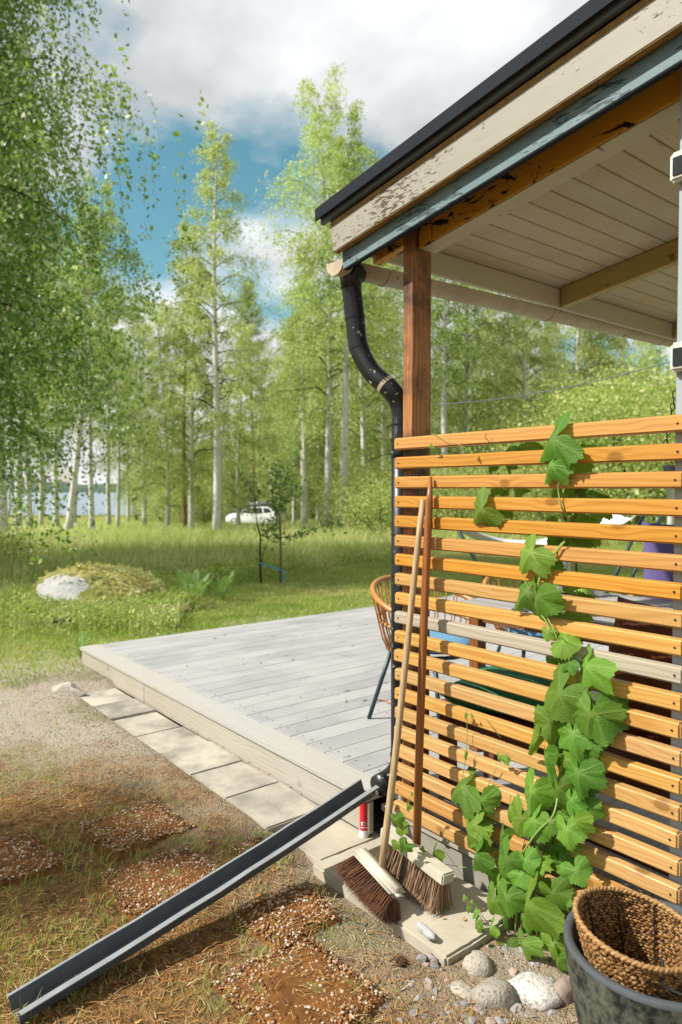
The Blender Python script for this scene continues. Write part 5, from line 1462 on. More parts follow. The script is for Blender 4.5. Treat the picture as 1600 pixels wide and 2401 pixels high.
stem([(1170, 2160, .13), (1166, 2220, .14), (1166, 2280, .16), (1172, 2330, .2)], 0.0022)
stem([(1255, 2095, .12), (1275, 2130, .12), (1290, 2180, .12), (1296, 2235, .12)], 0.002)
stem([(950, 1905, .11), (945, 1930, .2), (938, 1965, .27), (940, 2010, .28)], 0.001)
stem([(965, 1862, .12), (955, 1888, .12), (972, 1905, .11)], 0.001)
stem([(1090, 2108, .15), (1105, 2125, .16), (1130, 2155, .16), (1148, 2190, .14), (1165, 2210, .12)], 0.0012, 'stem_brown')
for k in range(8):
    x = rv_.uniform(1195, 1260)
    stem([(x, 2300, .07 + rv_.uniform(0, .05)), (x + rv_.uniform(-15, 30), 2150, .06), (x + rv_.uniform(20, 70), 1980, .03), (x + rv_.uniform(60, 110), 1860, .01)], rv_.uniform(0.0012, 0.002), 'stem_brown')

# leaf clouds used by shrubs and trees
def leaf_quads(P, L, W, r, down=0.5):
    n = len(P)
    a = r.normal(size=(n, 3)); a[:, 2] -= down * 1.6; a /= np.linalg.norm(a, axis=1)[:, None]
    b = r.normal(size=(n, 3)); b -= a * np.sum(a * b, 1)[:, None]; b /= (np.linalg.norm(b, axis=1)[:, None] + 1e-6)
    s = r.uniform(0.65, 1.25, n)[:, None]
    V = np.stack([P - a * L * s * 0.5, P + b * W * s * 0.5 - a * L * s * 0.05, P + a * L * s * 0.5, P - b * W * s * 0.5 - a * L * s * 0.05], 1).reshape(-1, 3)
    k = np.arange(n) * 4
    return V, np.stack([k, k + 1, k + 2, k + 3], 1)
# ------------------------------------------------------------------ middle ground: boulders, fern, sapling
def boulder(base, s, seed, lab, bare_c=None, bare_r=0.0, name='mossy_boulder'):
    v, f = rock((0, 0, 0), (1, 1, 1), seed, 4, 0.15)
    bare = np.zeros(len(v))
    if bare_c is not None:
        bare = np.clip(1.25 - np.linalg.norm(v - np.asarray(bare_c), axis=1) / bare_r, 0, 1)
    v = v * (1 + 0.03 * vnoise(v, 9, seed) + 0.02 * vnoise(v, 20, seed + 3))[:, None]
    w = v * s
    w[:, 2] = np.where(w[:, 2] < 0, w[:, 2] * 0.5, w[:, 2])
    o = solo(name, (w + base, f), M['moss'], base, lab, 'boulder', smooth=True)
    at = o.data.attributes.new('bare', 'FLOAT', 'POINT'); at.data.foreach_set('value', bare.astype(np.float32))
    rm = np.random.default_rng(seed); big = float(s[0])
    cand = np.where((bare + rm.normal(0, 0.22, len(v)) < 0.42) & (w[:, 2] > -0.02))[0]
    pk = rm.choice(cand, int(9000 * min(1, big)))
    Pm = w[pk] * rm.uniform(0.995, 1.02, (len(pk), 1)) + rm.normal(0, 0.012, (len(pk), 3))
    lv, lf = leaf_quads(Pm, 0.034, 0.014, rm, -0.9)
    mo = link('moss', make_mesh('moss', lv, lf, M['moss_tuft']), o); mo['kind'] = 'stuff'
    return o
def gp(px, d, dz=0.0):
    p = EYE + VH * d + RT * ((px - CX) / FPX * d)
    return np.array([p[0], p[1], float(gz(p[0], p[1])) + dz])
side = RT
boulder(gp(244, 8.6, 0.0), np.array([0.86, 0.86, 0.47]), 71, 'large boulder with yellow moss and a bare white face', (0.28, -0.78, 0.45), 0.66)
boulder(gp(265, 13.4, 0.0), np.array([0.42, 0.42, 0.28]), 72, 'smaller moss covered boulder behind the big one')
boulder(gp(412, 8.0, 0.0), np.array([0.15, 0.15, 0.11]), 73, 'small grey green boulder right of the big mossy boulder', (0.4, -0.6, 0.5), 0.8)
boulder(gp(175, 33, 0.0), np.array([0.7, 0.7, 0.5]), 75, 'pale boulder in the tall grass near the lake birches', (0.4, -0.6, 0.5), 0.9)
wr_ = atZ(150, 1625, 0.05)
v, f = rock((0, 0, 0), (0.17, 0.10, 0.085), 79, 2, 0.75, sharp=True)
solo('bedrock_stone', (rotz(v, 0.5) + [wr_[0], wr_[1], 0.05], f), M['granite'], (wr_[0], wr_[1], 0.0), 'pale jagged rock in the sand beyond the paver path', 'stone')
v, f = rock((0, 0, 0), (0.13, 0.05, 0.03), 77, 2, 0.2)
bt = gp(140, 7.2)
solo('black_rubber_piece', (rotz(v, 0.8) + bt + [0, 0, 0.05], f), M['rubber'], bt, 'black rubber piece lying in the grass before the boulder', 'rubber piece', smooth=True)
# fern
def frond(L, az, lean, n=15):
    V = []; F = []
    d = np.array([math.cos(az), math.sin(az), 0]); s = np.array([-math.sin(az), math.cos(az), 0])
    for k in range(n):
        t = (k + 0.5) / n
        p = d * (L * lean * t ** 1.4) + np.array([0, 0, L * (t - 0.28 * lean * t ** 2.5)])
        w = 0.30 * L * math.sin(math.pi * (0.10 + 0.9 * (1 - t) ** 0.8)) * (0.35 + 0.65 * (1 - t))
        for sg in (-1, 1):
            tip = p + s * sg * w + np.array([0, 0, -0.02 * L]) + d * 0.05 * L
            q = np.array([0, 0, L / n * 0.26]) + d * (L / n * 0.18)
            b = len(V); V += [p - q, p + s * sg * w * 0.5 - q * 0.6, tip, p + s * sg * w * 0.5 + q * 0.8, p + q]
            F.append((b, b + 1, b + 2, b + 3, b + 4))
    return np.array(V), F
def fern(base, n, L, lab, seed, group=None):
    r = random.Random(seed)
    t = thing('fern', lab, 'fern', base, group)
    for k in range(n):
        v, f = frond(L * r.uniform(0.7, 1.1), k * 2.4 + r.uniform(-0.3, 0.3), r.uniform(0.25, 0.8))
        part(t, 'frond', (v + base, f), M['fern'])
fern(gp(455, 8.3), 11, 0.52, 'tall pale green fern right of the mossy boulder', 3, 'ferns in the meadow edge')
fern(gp(520, 8.9), 9, 0.42, 'lower spreading fern beside the tall fern', 4, 'ferns in the meadow edge')
fern(gp(185, 5.75), 10, 0.22, 'small bright fern at the far deck corner', 5, 'ferns in the meadow edge')

def birch_mesh(seed, H, cb, R, leaf, nb, spb, lps, droop=1.0, mat='birch_leaf', r0=None, top=0.12, up=1.0, barkmat=None, twigs=0):
    r = np.random.default_rng(seed)
    n = 16; t = np.linspace(0, 1, n)
    bend = r.normal(0, 1, 2)
    wob = r.uniform(0, 6.28, 4)
    tx = H * (0.020 * bend[0] * t ** 2 + 0.006 * np.sin(5 * t + wob[0]) - 0.006 * math.sin(wob[0]))
    ty = H * (0.020 * bend[1] * t ** 2 + 0.006 * np.sin(6 * t + wob[1]) - 0.006 * math.sin(wob[1]))
    TP = np.stack([tx, ty, t * H - 0.15], 1)
    r0 = r0 or (0.0085 * H + 0.02)
    TR = r0 * (1.12 * (1 - t) ** 0.75 * 0.9 + 0.06) + r0 * 0.25 * np.exp(-t * 30)
    tv, tf = tube(TP, TR, 10)
    allb = [(tv, tf)]; split = len(tf)
    SP = []; SD = []; SL_ = []
    for i in range(nb):
        u = (i + r.uniform(0, 1)) / nb
        h = cb + (H - cb) * u ** 0.95 * 0.985
        ti = np.clip(h / H, 0, 1)
        p0 = np.array([np.interp(ti, t, TP[:, k]) for k in range(3)])
        az = i * 2.39996 + r.uniform(-0.5, 0.5)
        prof = (0.62 + 0.5 * math.sin(math.pi * min(1, u * 1.35) ** 0.8)) * (1 - u) ** 0.42 + top
        reach = R * prof * r.uniform(0.45, 1.18)
        el = math.radians(r.uniform(18, 42) + 32 * u) * up
        d = np.array([math.cos(az), math.sin(az), 0])
        q = np.linspace(0, 1, 7)
        B = p0 + np.outer(q * reach, d) + np.outer(reach * (math.tan(el) * q - (0.45 * droop + 0.3 * math.tan(el)) * q ** 2.2), [0, 0, 1])
        B[1:] += r.normal(0, 0.03 * reach, (6, 3))
        rb = max(0.005, TR[min(n - 1, int(ti * n))] * 0.30)
        allb.append(tube(B, rb * (1 - 0.88 * q), 5, caps=False))
        ns = max(3, int(spb * (0.4 + reach / R)))
        s = r.uniform(0.18, 1.0, ns) ** 0.8
        base = np.stack([np.interp(s, q, B[:, k]) for k in range(3)], 1) + r.normal(0, 1, (ns, 3)) * [0.17 * reach, 0.17 * reach, 0.12 * reach] * s[:, None]
        ha = az + r.normal(0, 1.1, ns)
        hd = np.stack([np.cos(ha), np.sin(ha), r.uniform(-0.1, 0.5, ns)], 1)
        SP.append(base); SD.append(hd * r.uniform(0.25, 0.7, ns)[:, None] * (0.35 + 0.25 * R * 0.3)); SL_.append(r.uniform(0.25, 1.0, ns) * droop * (0.35 + 0.14 * R))
    SP = np.concatenate(SP); SD = np.concatenate(SD); SL_ = np.concatenate(SL_)
    q = r.uniform(0.05, 1, (len(SP), lps))
    P = SP[:, None] + SD[:, None] * np.sqrt(q)[..., None] + np.array([0, 0, -1.0]) * (SL_[:, None] * q ** 1.6)[..., None]
    P = P.reshape(-1, 3) + r.normal(0, leaf * 0.55, (P.shape[0] * lps, 3))
    lv, lf = leaf_quads(P, leaf, leaf * 0.62, r)
    V, F = join(*allb)
    if twigs:                      # thin hanging twigs that carry the leaves
        sel = r.permutation(len(SP))[:twigs]; tq = np.array([0, 0.35, 0.7, 1.0])
        TWP = SP[sel][:, None] + SD[sel][:, None] * np.sqrt(tq)[None, :, None] + np.array([0, 0, -1.0]) * (SL_[sel][:, None] * tq[None] ** 1.6)[..., None]
        wd = np.array([0.0040, 0.0032, 0.0024, 0.0012])[None, :, None] * np.stack([np.cos(np.arange(twigs)), np.sin(np.arange(twigs)), 0 * np.arange(twigs)], 1)[:, None]
        TV = np.stack([TWP - wd, TWP + wd], 2).reshape(-1, 3); b0 = len(V)
        V = np.concatenate([V, TV])
        for i in range(twigs):
            for k in range(3):
                o = b0 + i * 8 + k * 2; F.append((o, o + 1, o + 3, o + 2))
    me_t = make_mesh('trunk', V, F, [M[barkmat or 'birch'], M['twig']], mi=[0] * split + [1] * (len(F) - split), smooth=True)
    me_c = make_mesh('crown', lv, lf, M[mat])
    return me_t, me_c
def pine_mesh(seed, H, cb, R, nb=46, mat='pine_needle'):
    r = np.random.default_rng(seed)
    t = np.linspace(0, 1, 12); TP = np.stack([0.01 * H * np.sin(4 * t), 0.01 * H * np.cos(3 * t), t * H - 0.15], 1)
    r0 = 0.011 * H
    allb = [tube(TP, r0 * (1 - 0.9 * t), 9)]; PP = []
    for i in range(nb):
        u = (i + r.uniform(0, 1)) / nb; h = cb + (H - cb) * u
        az = i * 2.39996; reach = R * (0.35 + 0.75 * math.sin(math.pi * (0.25 + 0.72 * u))) * (1.05 - u * 0.75) * r.uniform(0.7, 1.1)
        d = np.array([math.cos(az), math.sin(az), 0.0]); q = np.linspace(0, 1, 5)
        p0 = np.array([np.interp(h / H, t, TP[:, k]) for k in range(3)])
        B = p0 + np.outer(q * reach, d) + np.outer(reach * (0.15 + 0.3 * u) * q ** 1.5, [0, 0, 1])
        allb.append(tube(B, 0.05 * (1 - 0.85 * q), 5, caps=False))
        for c in range(int(5 + 5 * reach)):
            s = r.uniform(0.3, 1.05); c0 = p0 + d * reach * s + [0, 0, reach * (0.15 + 0.3 * u) * s ** 1.5] + r.normal(0, 0.16 * reach * s, 3) * [1, 1, 0.5]
            PP.append(c0 + r.normal(0, 1, (60, 3)) * [0.22, 0.22, 0.14])
    lv, lf = leaf_quads(np.concatenate(PP), 0.17, 0.035, r, -0.3)
    V, F = join(*allb)
    return make_mesh('trunk', V, F, M['pine_bark'], smooth=True), make_mesh('crown', lv, lf, M[mat])
def shrub_mesh(seed, H, R, n, leaf, mat, clumps=34):
    r = np.random.default_rng(seed)
    C = r.normal(size=(clumps, 3)); C /= np.linalg.norm(C, axis=1)[:, None]
    C = C * r.uniform(0.35, 1.0, clumps)[:, None] ** 0.6 * [R, R, H * 0.48] + [0, 0, H * 0.52]
    per = n // clumps
    cr = 0.30 * R * r.uniform(0.6, 1.3, clumps)
    P = (C[:, None] + r.normal(size=(clumps, per, 3)) * cr[:, None, None] * [1, 1, 0.8]).reshape(-1, 3)
    P[:, 2] = np.abs(P[:, 2])
    lv, lf = leaf_quads(P, leaf, leaf * 0.6, r, 0.2)
    st = [tube(smoothpath([(0, 0, -0.1), C[i] * [0.3, 0.3, 0.5], C[i]], 3), [0.03 * (1 - 0.8 * k / 6) for k in range(7)], 5, caps=False) for i in range(0, clumps, 3)]
    V, F = join(*st)
    return make_mesh('stem', V, F, M['twig'], smooth=True), make_mesh('foliage', lv, lf, M[mat])
def plant(meshes, names, name, lab, cat, pos, rz, scale, group=None, lean=(0, 0)):
    t = thing(name, lab, cat, pos, group)
    t.rotation_euler = (lean[0], lean[1], rz); t.scale = (scale if hasattr(scale, '__len__') else (scale,) * 3)
    for nm, me in zip(names, meshes):
        link(nm, me, t)
    return t
TC = ('trunk', 'crown')
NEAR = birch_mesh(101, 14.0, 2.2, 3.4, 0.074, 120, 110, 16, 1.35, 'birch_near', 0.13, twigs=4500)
VAR = [birch_mesh(111, 15.5, 4.2, 1.8, 0.080, 56, 52, 9, 1.2, 'birch_pale'),
       birch_mesh(112, 19.5, 5.0, 3.2, 0.092, 70, 62, 9, 1.2, 'birch_pale', 0.17),
       birch_mesh(113, 16.0, 2.6, 2.6, 0.092, 60, 58, 9, 1.2, 'birch_leaf'),
       birch_mesh(114, 17.0, 6.6, 2.3, 0.092, 52, 58, 9, 1.2, 'birch_leaf'),
       birch_mesh(115, 14.0, 1.4, 2.5, 0.092, 60, 58, 9, 1.2, 'birch_pale')]
BROWN = birch_mesh(117, 15.0, 6.0, 1.5, 0.09, 36, 40, 9, 1.0, 'birch_leaf', 0.10, barkmat='pine_bark')
SPARSE = birch_mesh(116, 13.0, 5.0, 1.4, 0.085, 34, 24, 8, 0.9, 'birch_leaf', 0.10)
PINE = pine_mesh(120, 17, 5.5, 2.6)
SHR = [shrub_mesh(130, 3.0, 1.5, 6500, 0.10, 'shrub_leaf'), shrub_mesh(131, 2.2, 1.3, 5200, 0.085, 'shrub_leaf'), shrub_mesh(132, 4.2, 1.9, 7500, 0.11, 'shrub_leaf')]
def tree(px, d, var, lab, sc=1.0, rz=None, group=None, lean=(0, 0), name='birch_tree', dz=0.0):
    return plant(var, TC, name, lab, 'tree', gp(px, d, dz), rv_.uniform(0, 6.28) if rz is None else rz, sc, group, lean)
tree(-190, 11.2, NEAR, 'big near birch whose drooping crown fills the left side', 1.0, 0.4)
# birches by the lake, left to right
tree(6, 22, VAR[3], 'birch whose pale trunk stands at the left picture edge', 0.9, 1.0, 'birches before the lake', (0.0, 0.02))
tree(70, 34, VAR[3], 'thin straight birch second from the left edge', 0.85, 2.0, 'birches before the lake')
tree(132, 40, VAR[3], 'pale upright birch left of the leaning lake birch', 0.95, 0.3, 'birches before the lake')
tree(158, 27, VAR[3], 'birch leaning to the left before the lake', 0.8, 4.0, 'birches before the lake', (0.05, -0.08))
tree(172, 38, VAR[3], 'birch just right of the leaning lake birch', 0.9, 5.0, 'birches before the lake')
tree(216, 27, SPARSE, 'slender bent birch in front of the water', 1.0, 2.2, 'birches before the lake', (0.03, -0.05))
tree(274, 36, SPARSE, 'thin bare stemmed tree right of the slender bent birch', 0.95, 0.2, 'birches before the lake')
tree(300, 60, VAR[2], 'bushy birch on the lake shore', 0.9, 1.2, 'birches before the lake')
# middle
tree(448, 29, VAR[2], 'birch standing beside a brown pine stem', 0.72, 0.5, 'birches of the wood edge')
tree(434, 30, BROWN, 'straight brown stemmed tree beside a birch', 0.9, 1.0, name='brown_tree')
tree(507, 26.5, VAR[0], 'slim pale birch with feathery top left of the car', 1.0, 3.4, 'birches of the wood edge')
tree(588, 52, PINE, 'tall pine with orange stem behind the car', 1.05, 0.4, name='pine_tree')
tree(640, 58, VAR[4], 'light bushy birch right of the orange stemmed pine', 1.0, 2.4, 'birches of the wood edge')
tree(716, 38, VAR[3], 'birch right of the car with a bare lower trunk', 0.85, 2.8, 'birches of the wood edge')
tree(768, 31, VAR[1], 'tallest birch of the wood, thick white trunk', 1.0, 0.9, 'birches of the wood edge')
tree(802, 27.5, VAR[3], 'thick birch trunk just left of the downspout', 0.95, 3.9, 'birches of the wood edge')
tree(852, 34, VAR[2], 'birch trunk close to the downspout bend', 1.0, 1.9, 'birches of the wood edge')
tree(760, 44, VAR[4], 'pale birch behind the two thick trunks', 1.0, 5.1, 'birches of the wood edge')
tree(690, 50, VAR[4], 'pale bushy birch behind the car', 1.0, 0.1, 'birches of the wood edge')
tree(905, 40, VAR[1], 'tall birch whose top meets the roof corner', 0.95, 2.6, 'birches of the wood edge')
tree(1048, 30, VAR[3], 'birch trunk right of the brown post', 0.9, 0.6, 'birches seen under the porch roof')
tree(1090, 33, VAR[2], 'second birch right of the brown post', 0.95, 4.4, 'birches seen under the porch roof')
tree(1232, 31, VAR[2], 'lone birch trunk under the middle of the gutter', 0.8, 3.3, 'birches seen under the porch roof')
tree(1390, 42, VAR[4], 'broad pale birch under the right end of the gutter', 1.0, 1.5, 'birches seen under the porch roof')
tree(338, 44, VAR[2], 'leafy birch standing right of the lake water', 0.92, 2.9, 'birches of the wood edge')
tree(392, 37, VAR[4], 'bushy pale birch left of the brown stemmed tree', 0.86, 4.7, 'birches of the wood edge')
tree(560, 43, VAR[4], 'pale birch between the slim feathery birch and the car', 0.9, 1.3, 'birches of the wood edge')
# the wood behind: no single tree can be told from the next
rt = random.Random(3)
for px in range(350, 1760, 52):
    for d0 in (46, 62, 80):
        if d0 == 46 and px < 700: continue
        v_ = rt.choice((VAR[2], VAR[4], VAR[2], VAR[1] if px > 640 else VAR[4]))
        sc = rt.uniform(0.62, 0.9) * (0.85 if px < 620 else 1.0)
        tree(px + rt.uniform(-24, 24), d0 + rt.uniform(-6, 6), v_, 'leafy birch standing in the dense far wood', sc, rt.uniform(0, 6.28), 'birches of the far wood')
for px in (-140, -60, 30, 110, 330):
    tree(px + rt.uniform(-10, 10), 70 + rt.uniform(-4, 8), VAR[3], 'slim birch at the lake shore behind the near trunks', rt.uniform(0.7, 0.85), rt.uniform(0, 6.28), 'slim birches at the shore')
for px, d, lab_ in ((40, 30, 'high crowned birch between the left edge and the thin straight birch'), (95, 44, 'far high crowned birch right of the thin straight birch'), (255, 46, 'far high crowned birch right of the slender bent birch')):
    tree(px, d, VAR[3], lab_, rt.uniform(0.75, 0.95), rt.uniform(0, 6.28), 'birches behind the near birch', dz=0.0)
# trees left of and behind the camera: out of the picture, they throw the dappled shade on yard and deck
for x_, y_, var_, sc_, rz_, lab_ in ((-6.1, -4.7, VAR[4], 0.50, 0.6, 'young birch left of the yard, outside the picture'),
                               (-4.9, -5.2, VAR[4], 0.42, 3.1, 'bushy small birch behind the yard, outside the picture'), (-9.6, -6.6, SPARSE, 0.62, 1.1, 'slender birch left of the deck, outside the picture')):
    plant(var_, TC, 'birch_tree', lab_, 'tree', (x_, y_, float(gz(x_, y_))), rz_, sc_)
SN = ('stem', 'foliage')
def shrub(px, d, k, lab, sc, group=None):
    return plant(SHR[k], SN, 'shrub', lab, 'shrub', gp(px, d), rt.uniform(0, 6.28), sc, group)
shrub(15, 11.5, 1, 'grey green bush at the left edge behind the weeds', (0.42, 0.42, 0.34))
for px, d, k, sc in ((430, 55, 0, 1.3), (480, 56, 1, 1.5), (560, 62, 2, 1.2), (660, 62, 0, 1.6), (380, 58, 1, 1.3), (320, 62, 1, 1.2), (620, 66, 2, 1.2), (735, 60, 0, 1.5), (520, 70, 2, 1.8), (440, 70, 2, 1.7), (600, 74, 2, 2.0), (690, 72, 2, 2.0), (780, 66, 2, 1.9), (870, 60, 2, 1.7), (370, 72, 2, 1.5), (820, 48, 0, 1.4)):
    shrub(px, d, k, 'dark bush in the undergrowth around the car', sc, 'bushes around the car')
for px, d, k, sc in ((850, 24, 1, 1.0), (890, 20, 1, 0.8), (830, 36, 0, 1.0), (900, 30, 0, 1.0), (960, 26, 0, 0.9), (1020, 24, 1, 1.0), (1080, 22, 0, 0.8), (1150, 25, 1, 1.0), (1200, 19, 1, 0.85)):
    shrub(px, d, k, 'light green shrub at the meadow edge behind the screen', sc, 'shrubs behind the screen')
for px, d, k, sc in ((1270, 27, 2, 1.2), (1340, 22, 2, 1.05), (1420, 26, 2, 1.3), (1480, 20, 2, 1.1), (1550, 24, 2, 1.35), (1620, 19, 2, 1.1), (1700, 23, 2, 1.2), (1380, 36, 2, 1.7), (1520, 38, 2, 1.9)):
    shrub(px, d, k, 'tall yellow green shrub under the right part of the gutter', sc, 'tall shrubs under the gutter')

# apple sapling tied to a stake
sp_ = gp(612, 10.7)
ap = thing('apple_sapling', 'young apple tree with thin dark stem tied by a blue strap', 'tree', sp_)
stem_p = [sp_ + [0, 0, -0.05]] + [atD(x, y, 10.7) for x, y in ((611, 1330), (610, 1285), (611, 1258), (604, 1232), (600, 1200), (598, 1160))]
part(ap, 'trunk', tube(smoothpath(stem_p, 4), np.linspace(0.019, 0.006, 25), 7), M['twig'], smooth=True)
brs = [[(611, 1256), (628, 1246), (645, 1232), (652, 1200), (662, 1150), (672, 1110)], [(614, 1318), (622, 1285), (640, 1245)], [(638, 1262), (680, 1258), (720, 1246), (765, 1232), (800, 1226)], [(600, 1200), (588, 1170), (590, 1130)], [(650, 1205), (640, 1170), (645, 1130), (655, 1090)], [(655, 1190), (675, 1165), (700, 1140)]]
lp_ = []
rr_ = np.random.default_rng(9)
for b in brs:
    pts = smoothpath([atD(x, y, 10.7 + rt.uniform(-0.25, 0.25)) for x, y in b], 5)
    part(ap, 'branch', tube(pts, np.linspace(0.009, 0.003, len(pts)), 5), M['twig'], smooth=True)
    for p in pts[2:]: lp_.append(p + rr_.normal(0, 0.055, (7 if b is not brs[1] else 3, 3)))
lp_.append(atD(650, 1130, 10.7) + rr_.normal(0, 0.2, (150, 3))); lp_.append(atD(600, 1150, 10.7) + rr_.normal(0, 0.14, (40, 3)))
lv, lf = leaf_quads(np.concatenate(lp_), 0.075, 0.042, rr_, 0.5)
part(ap, 'crown', (lv, lf), M['apple_leaf'])
stb = gp(657, 10.75)
solo('sapling_stake', tube([stb + [0, 0, -0.05], atD(659, 1290, 10.75), atD(656, 1205, 10.75)], 0.019, 8), plain('weathered_stake', (0.20, 0.15, 0.08), 0.8, var=0.3), stb, 'weathered round wooden stake beside the apple sapling', 'stake', smooth=True)
def ribbon(P, w):
    V = []; 
    for p in P: V += [p + [0, 0, w / 2], p - [0, 0, w / 2]]
    V2 = [np.asarray(v) + VH * 0.004 for v in V]; n = len(V)
    F = [(2 * i, 2 * i + 2, 2 * i + 3, 2 * i + 1) for i in range(len(P) - 1)]
    F += [tuple(n + k for k in f[::-1]) for f in F]
    return np.array(V + V2), F
solo('tree_tie', join(ribbon([atD(609, 1320, 10.66), atD(635, 1329, 10.66), atD(664, 1338, 10.70)], 0.022), tube([atD(664, 1338, 10.68), atD(668, 1345, 10.66), atD(666, 1366, 10.66)], 0.011, 6)), M['blue_strap'], atD(636, 1340, 10.66),
     'blue strap tying the apple sapling to its stake', 'strap')

# ------------------------------------------------------------------ parked car
cp = gp(600, 52, 0.12)
car = thing('parked_car', 'white hatchback with grey roof box parked at the wood edge', 'car', cp)
car_rz = math.atan2(-RT[1], -RT[0]) - 0.32
car.rotation_euler = (0, 0, car_rz)
def car_body(pts, w_bot, w_top, z_split):
    """side outline (x forward, z up) lofted across five stations"""
    st = [(-1.0, 0.93), (-0.97, 0.985), (-0.8, 1.0), (0.8, 1.0), (0.97, 0.985), (1.0, 0.93)]
    V = []; n = len(pts)
    zc = 0.75
    for s, k in st:
        for x, z in pts:
            wz = w_bot if z <= z_split else w_bot + (w_top - w_bot) * (z - z_split) / 0.55
            V.append((x * (k if abs(s) > 0.9 else 1), s * wz, zc + (z - zc) * (k if abs(s) > 0.9 else 1)))
    F = [(i * n + j, i * n + (j + 1) % n, (i + 1) * n + (j + 1) % n, (i + 1) * n + j) for i in range(len(st) - 1) for j in range(n)]
    F += [tuple(range(n))[::-1], tuple((len(st) - 1) * n + j for j in range(n))]
    return np.array(V), F
outl = [(2.08, 0.30), (2.10, 0.52), (2.02, 0.72), (1.75, 0.86), (1.10, 0.96), (0.45, 1.34), (0.10, 1.44), (-0.80, 1.46), (-1.45, 1.40), (-1.88, 1.05), (-2.03, 0.95), (-2.08, 0.60), (-2.03, 0.30), (-1.68, 0.24), (1.65, 0.22)]
local(car, 'body', car_body(outl, 0.87, 0.66, 0.92), M['white_paint'], True)
def side_poly(pts, y, t=0.012):
    return xf(prism([(x, z) for x, z in pts], -t / 2, t / 2), Matrix.Translation((0, 0, 0))) if y is None else (prism(pts, y - t, y + t))
def window_at(pts, sgn):
    V = []
    for e in (0.0, 0.016):
        for x, z in pts:
            wz = 0.87 + (0.66 - 0.87) * max(0, z - 0.92) / 0.55
            V.append((x, sgn * (wz * 0.995 + e - 0.002), z))
    n = len(pts)
    return np.array(V), [tuple(range(n)), tuple(range(2 * n - 1, n - 1, -1))] + [(i, n + i, n + (i + 1) % n, (i + 1) % n) for i in range(n)]
for sg in (-1, 1):
    local(car, 'side_window', window_at([(0.95, 0.99), (0.38, 1.32), (0.08, 1.37), (0.02, 0.97)], sg), M['glass_dark'])
    local(car, 'side_window', window_at([(-0.05, 0.97), (-0.02, 1.375), (-0.78, 1.385), (-0.95, 0.99)], sg), M['glass_dark'])
    local(car, 'side_window', window_at([(-1.05, 1.00), (-0.90, 1.375), (-1.38, 1.33), (-1.66, 1.06)], sg), M['glass_dark'])
    local(car, 'door_mirror', bbox(0.72, 0.88, sg * 0.88 - 0.09, sg * 0.88 + 0.09, 0.95, 1.07, 0.03, 2), M['white_paint'])
    local(car, 'headlight', bbox(1.72, 2.02, sg * 0.70 - 0.14, sg * 0.70 + 0.14, 0.64, 0.77, 0.03, 2), M['alloy'])
    local(car, 'tail_light', bbox(-2.06, -1.84, sg * 0.76 - 0.10, sg * 0.76 + 0.105, 0.80, 0.98, 0.02, 2), M['red_lamp'])
    for wx in (1.32, -1.28):
        tv = rotx(lathe([(0.0, -0.1), (0.29, -0.1), (0.315, -0.07), (0.315, 0.07), (0.29, 0.1), (0.0, 0.1)], 28)[0], math.pi / 2)
        tf = lathe([(0.0, -0.1), (0.29, -0.1), (0.315, -0.07), (0.315, 0.07), (0.29, 0.1), (0.0, 0.1)], 28)[1]
        wob = local(car, 'wheel', (tv + [wx, sg * 0.80, 0.315], tf), M['rubber'])
        rv2 = lathe([(0, 0.0), (0.05, 0.02), (0.19, 0.01), (0.205, 0.0), (0.205, -0.02)], 24)
        local(wob, 'rim', (rotx(rv2[0], -sg * math.pi / 2) + [wx, sg * 0.905, 0.315], rv2[1]), M['alloy'])
local(car, 'windscreen', (np.array([(1.09, -0.70, 0.985), (1.09, 0.70, 0.985), (0.47, 0.62, 1.345), (0.47, -0.62, 1.345)]) + [0.012, 0, 0.012], [(0, 1, 2, 3)]), M['glass_dark'])
local(car, 'rear_window', (np.array([(-1.50, -0.60, 1.37), (-1.50, 0.60, 1.37), (-1.87, 0.66, 1.08), (-1.87, -0.66, 1.08)]) + [-0.015, 0, 0.01], [(0, 1, 2, 3)]), M['glass_dark'])
rbx = bevelled(box(-1.15, 0.75, -0.42, 0.42, 1.52, 1.86), 0.14, 3)
rbx[0][:, 2] -= np.where(rbx[0][:, 0] > 0.2, (rbx[0][:, 0] - 0.2) * 0.22, 0) * (rbx[0][:, 2] > 1.6)
local(car, 'roof_box', rbx, M['roofbox'], True)
for xx in (-0.75, 0.25):
    local(car, 'roof_bar', bbox(xx - 0.03, xx + 0.03, -0.62, 0.62, 1.45, 1.52, 0.01), M['rubber'])

# ------------------------------------------------------------------ grass
def scatter(n, d0, d1, a0, a1, seed, power=1.6):
    r = np.random.default_rng(seed)
    d = d0 * (d1 / d0) ** (r.uniform(0, 1, n) ** (1.0 / power) if power != 1 else r.uniform(0, 1, n))
    l = r.uniform(a0, a1, n) * d
    return VH[0] * d + RT[0] * l, VH[1] * d + RT[1] * l, d, l / d
def offdeck(X, Y): return ~((X > -5.66) & (Y > 1.83) & (Y < 6.25)) 
X, Y, d, s = scatter(190000, 4.6, 19, -0.58, 0.62, 51)
k = offdeck(X, Y) & ~((X > -5.55 + 0.45 * pnoise(X, Y, 2, 6)) & (Y < 2.3)) & (RNG.uniform(0, 1, len(X)) < np.where(d > 12.5, 0.5, 1))
blades(X[k], Y[k], 0.03, 0.075, 0.008, 'lawn_grass', M['grass'], 'short mown lawn grass beyond the deck', 0.7, seed=6)
X, Y, d, s = scatter(120000, 6.6, 14, -0.58, -0.17, 52)
bx_, by_ = gp(248, 8.6)[:2]
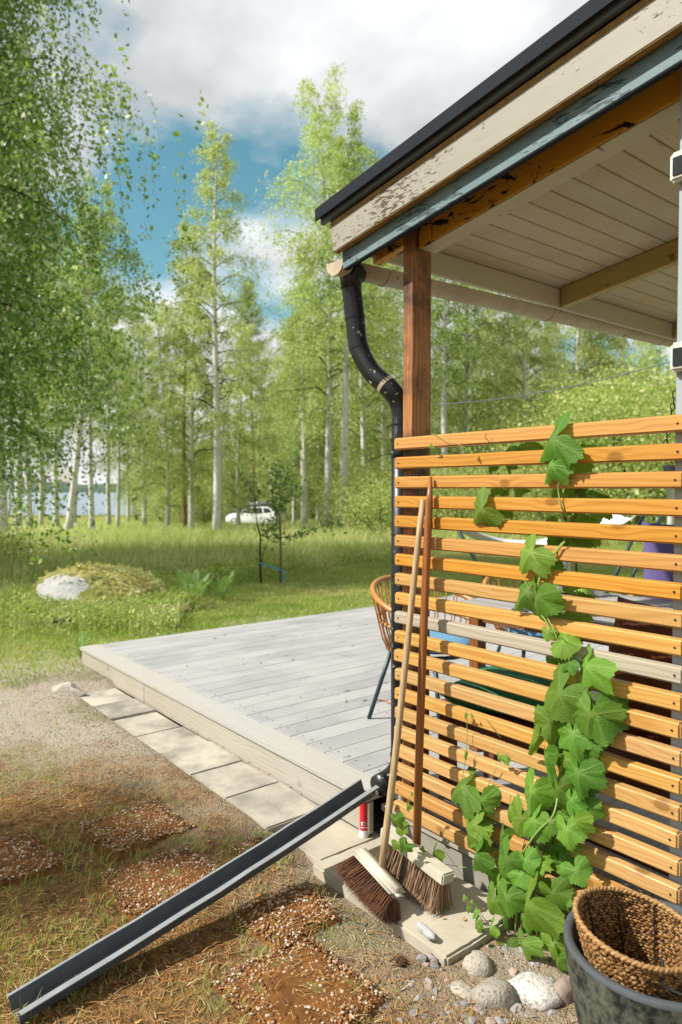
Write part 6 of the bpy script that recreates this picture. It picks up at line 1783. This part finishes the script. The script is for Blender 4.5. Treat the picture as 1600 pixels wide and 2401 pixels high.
k = offdeck(X, Y) & (np.hypot(X - bx_, Y - by_) > 0.62) & (RNG.uniform(0, 1, len(X)) < 0.35 + 0.65 * (pnoise(X, Y, 1.3, 12) > 0)) & (s < -0.2 - 0.03 * (d < 8)) & (X < -6.2)
r_ = np.random.default_rng(77)
P = np.stack([X[k], Y[k], gz(X[k], Y[k]) + r_.uniform(0.0, 0.2, k.sum()) ** 1.0], 1)
lv, lf = leaf_quads(P, 0.055, 0.017, r_, -0.5)
solo('weeds', (lv, lf), M['weed'], (0, 0, 0), 'mixed leafy weeds and clover around the mossy boulder', 'weeds', kind='stuff')
blades(X[k][::3], Y[k][::3], 0.10, 0.34, 0.006, 'weed_grass', M['tall'], 'ragged uncut grass among the weeds by the boulder', 0.8, seed=14)
X, Y, d, s = scatter(90000, 8.0, 17, -0.34, 0.08, 53)
k = (d > np.interp(s, [-0.34, -0.2, -0.05, 0.08], [8.2, 9.6, 12.4, 14.5])) & offdeck(X, Y)
k2 = k & (RNG.uniform(0, 1, len(X)) < 0.4)
P = np.stack([X[k2], Y[k2], gz(X[k2], Y[k2]) + r_.uniform(0, 0.28, k2.sum())], 1)
lv, lf = leaf_quads(P, 0.075, 0.022, r_, -0.5)
solo('herb_growth', (lv, lf), M['weed'], (0, 0, 0), 'knee high herbs along the meadow edge behind the lawn', 'weeds', kind='stuff')
X, Y, d, s = scatter(230000, 9.0, 62, -0.58, 0.62, 54, 1.35)
edge = np.interp(s, [-0.6, -0.36, -0.2, -0.05, 0.1, 0.62], [9.0, 10.0, 10.8, 13.0, 15.5, 19])
k = (d > edge + pnoise(X, Y, 0.8, 9)) & (RNG.uniform(0, 1, len(X)) < 0.55 + 0.45 * (pnoise(X, Y, 0.7, 4) > -0.2))
Xk, Yk, dk = X[k], Y[k], d[k]
nearm = dk < 22
blades(Xk[nearm], Yk[nearm], 0.25, 0.75, 0.011, 'meadow_grass', M['tall'], 'knee high pale meadow grass before the wood', 0.75, seed=8)
blades(Xk[~nearm], Yk[~nearm], 0.18, 0.55, 0.030, 'far_meadow_grass', M['tall'], 'tall pale grass between the birch trunks', 0.6, seed=9)
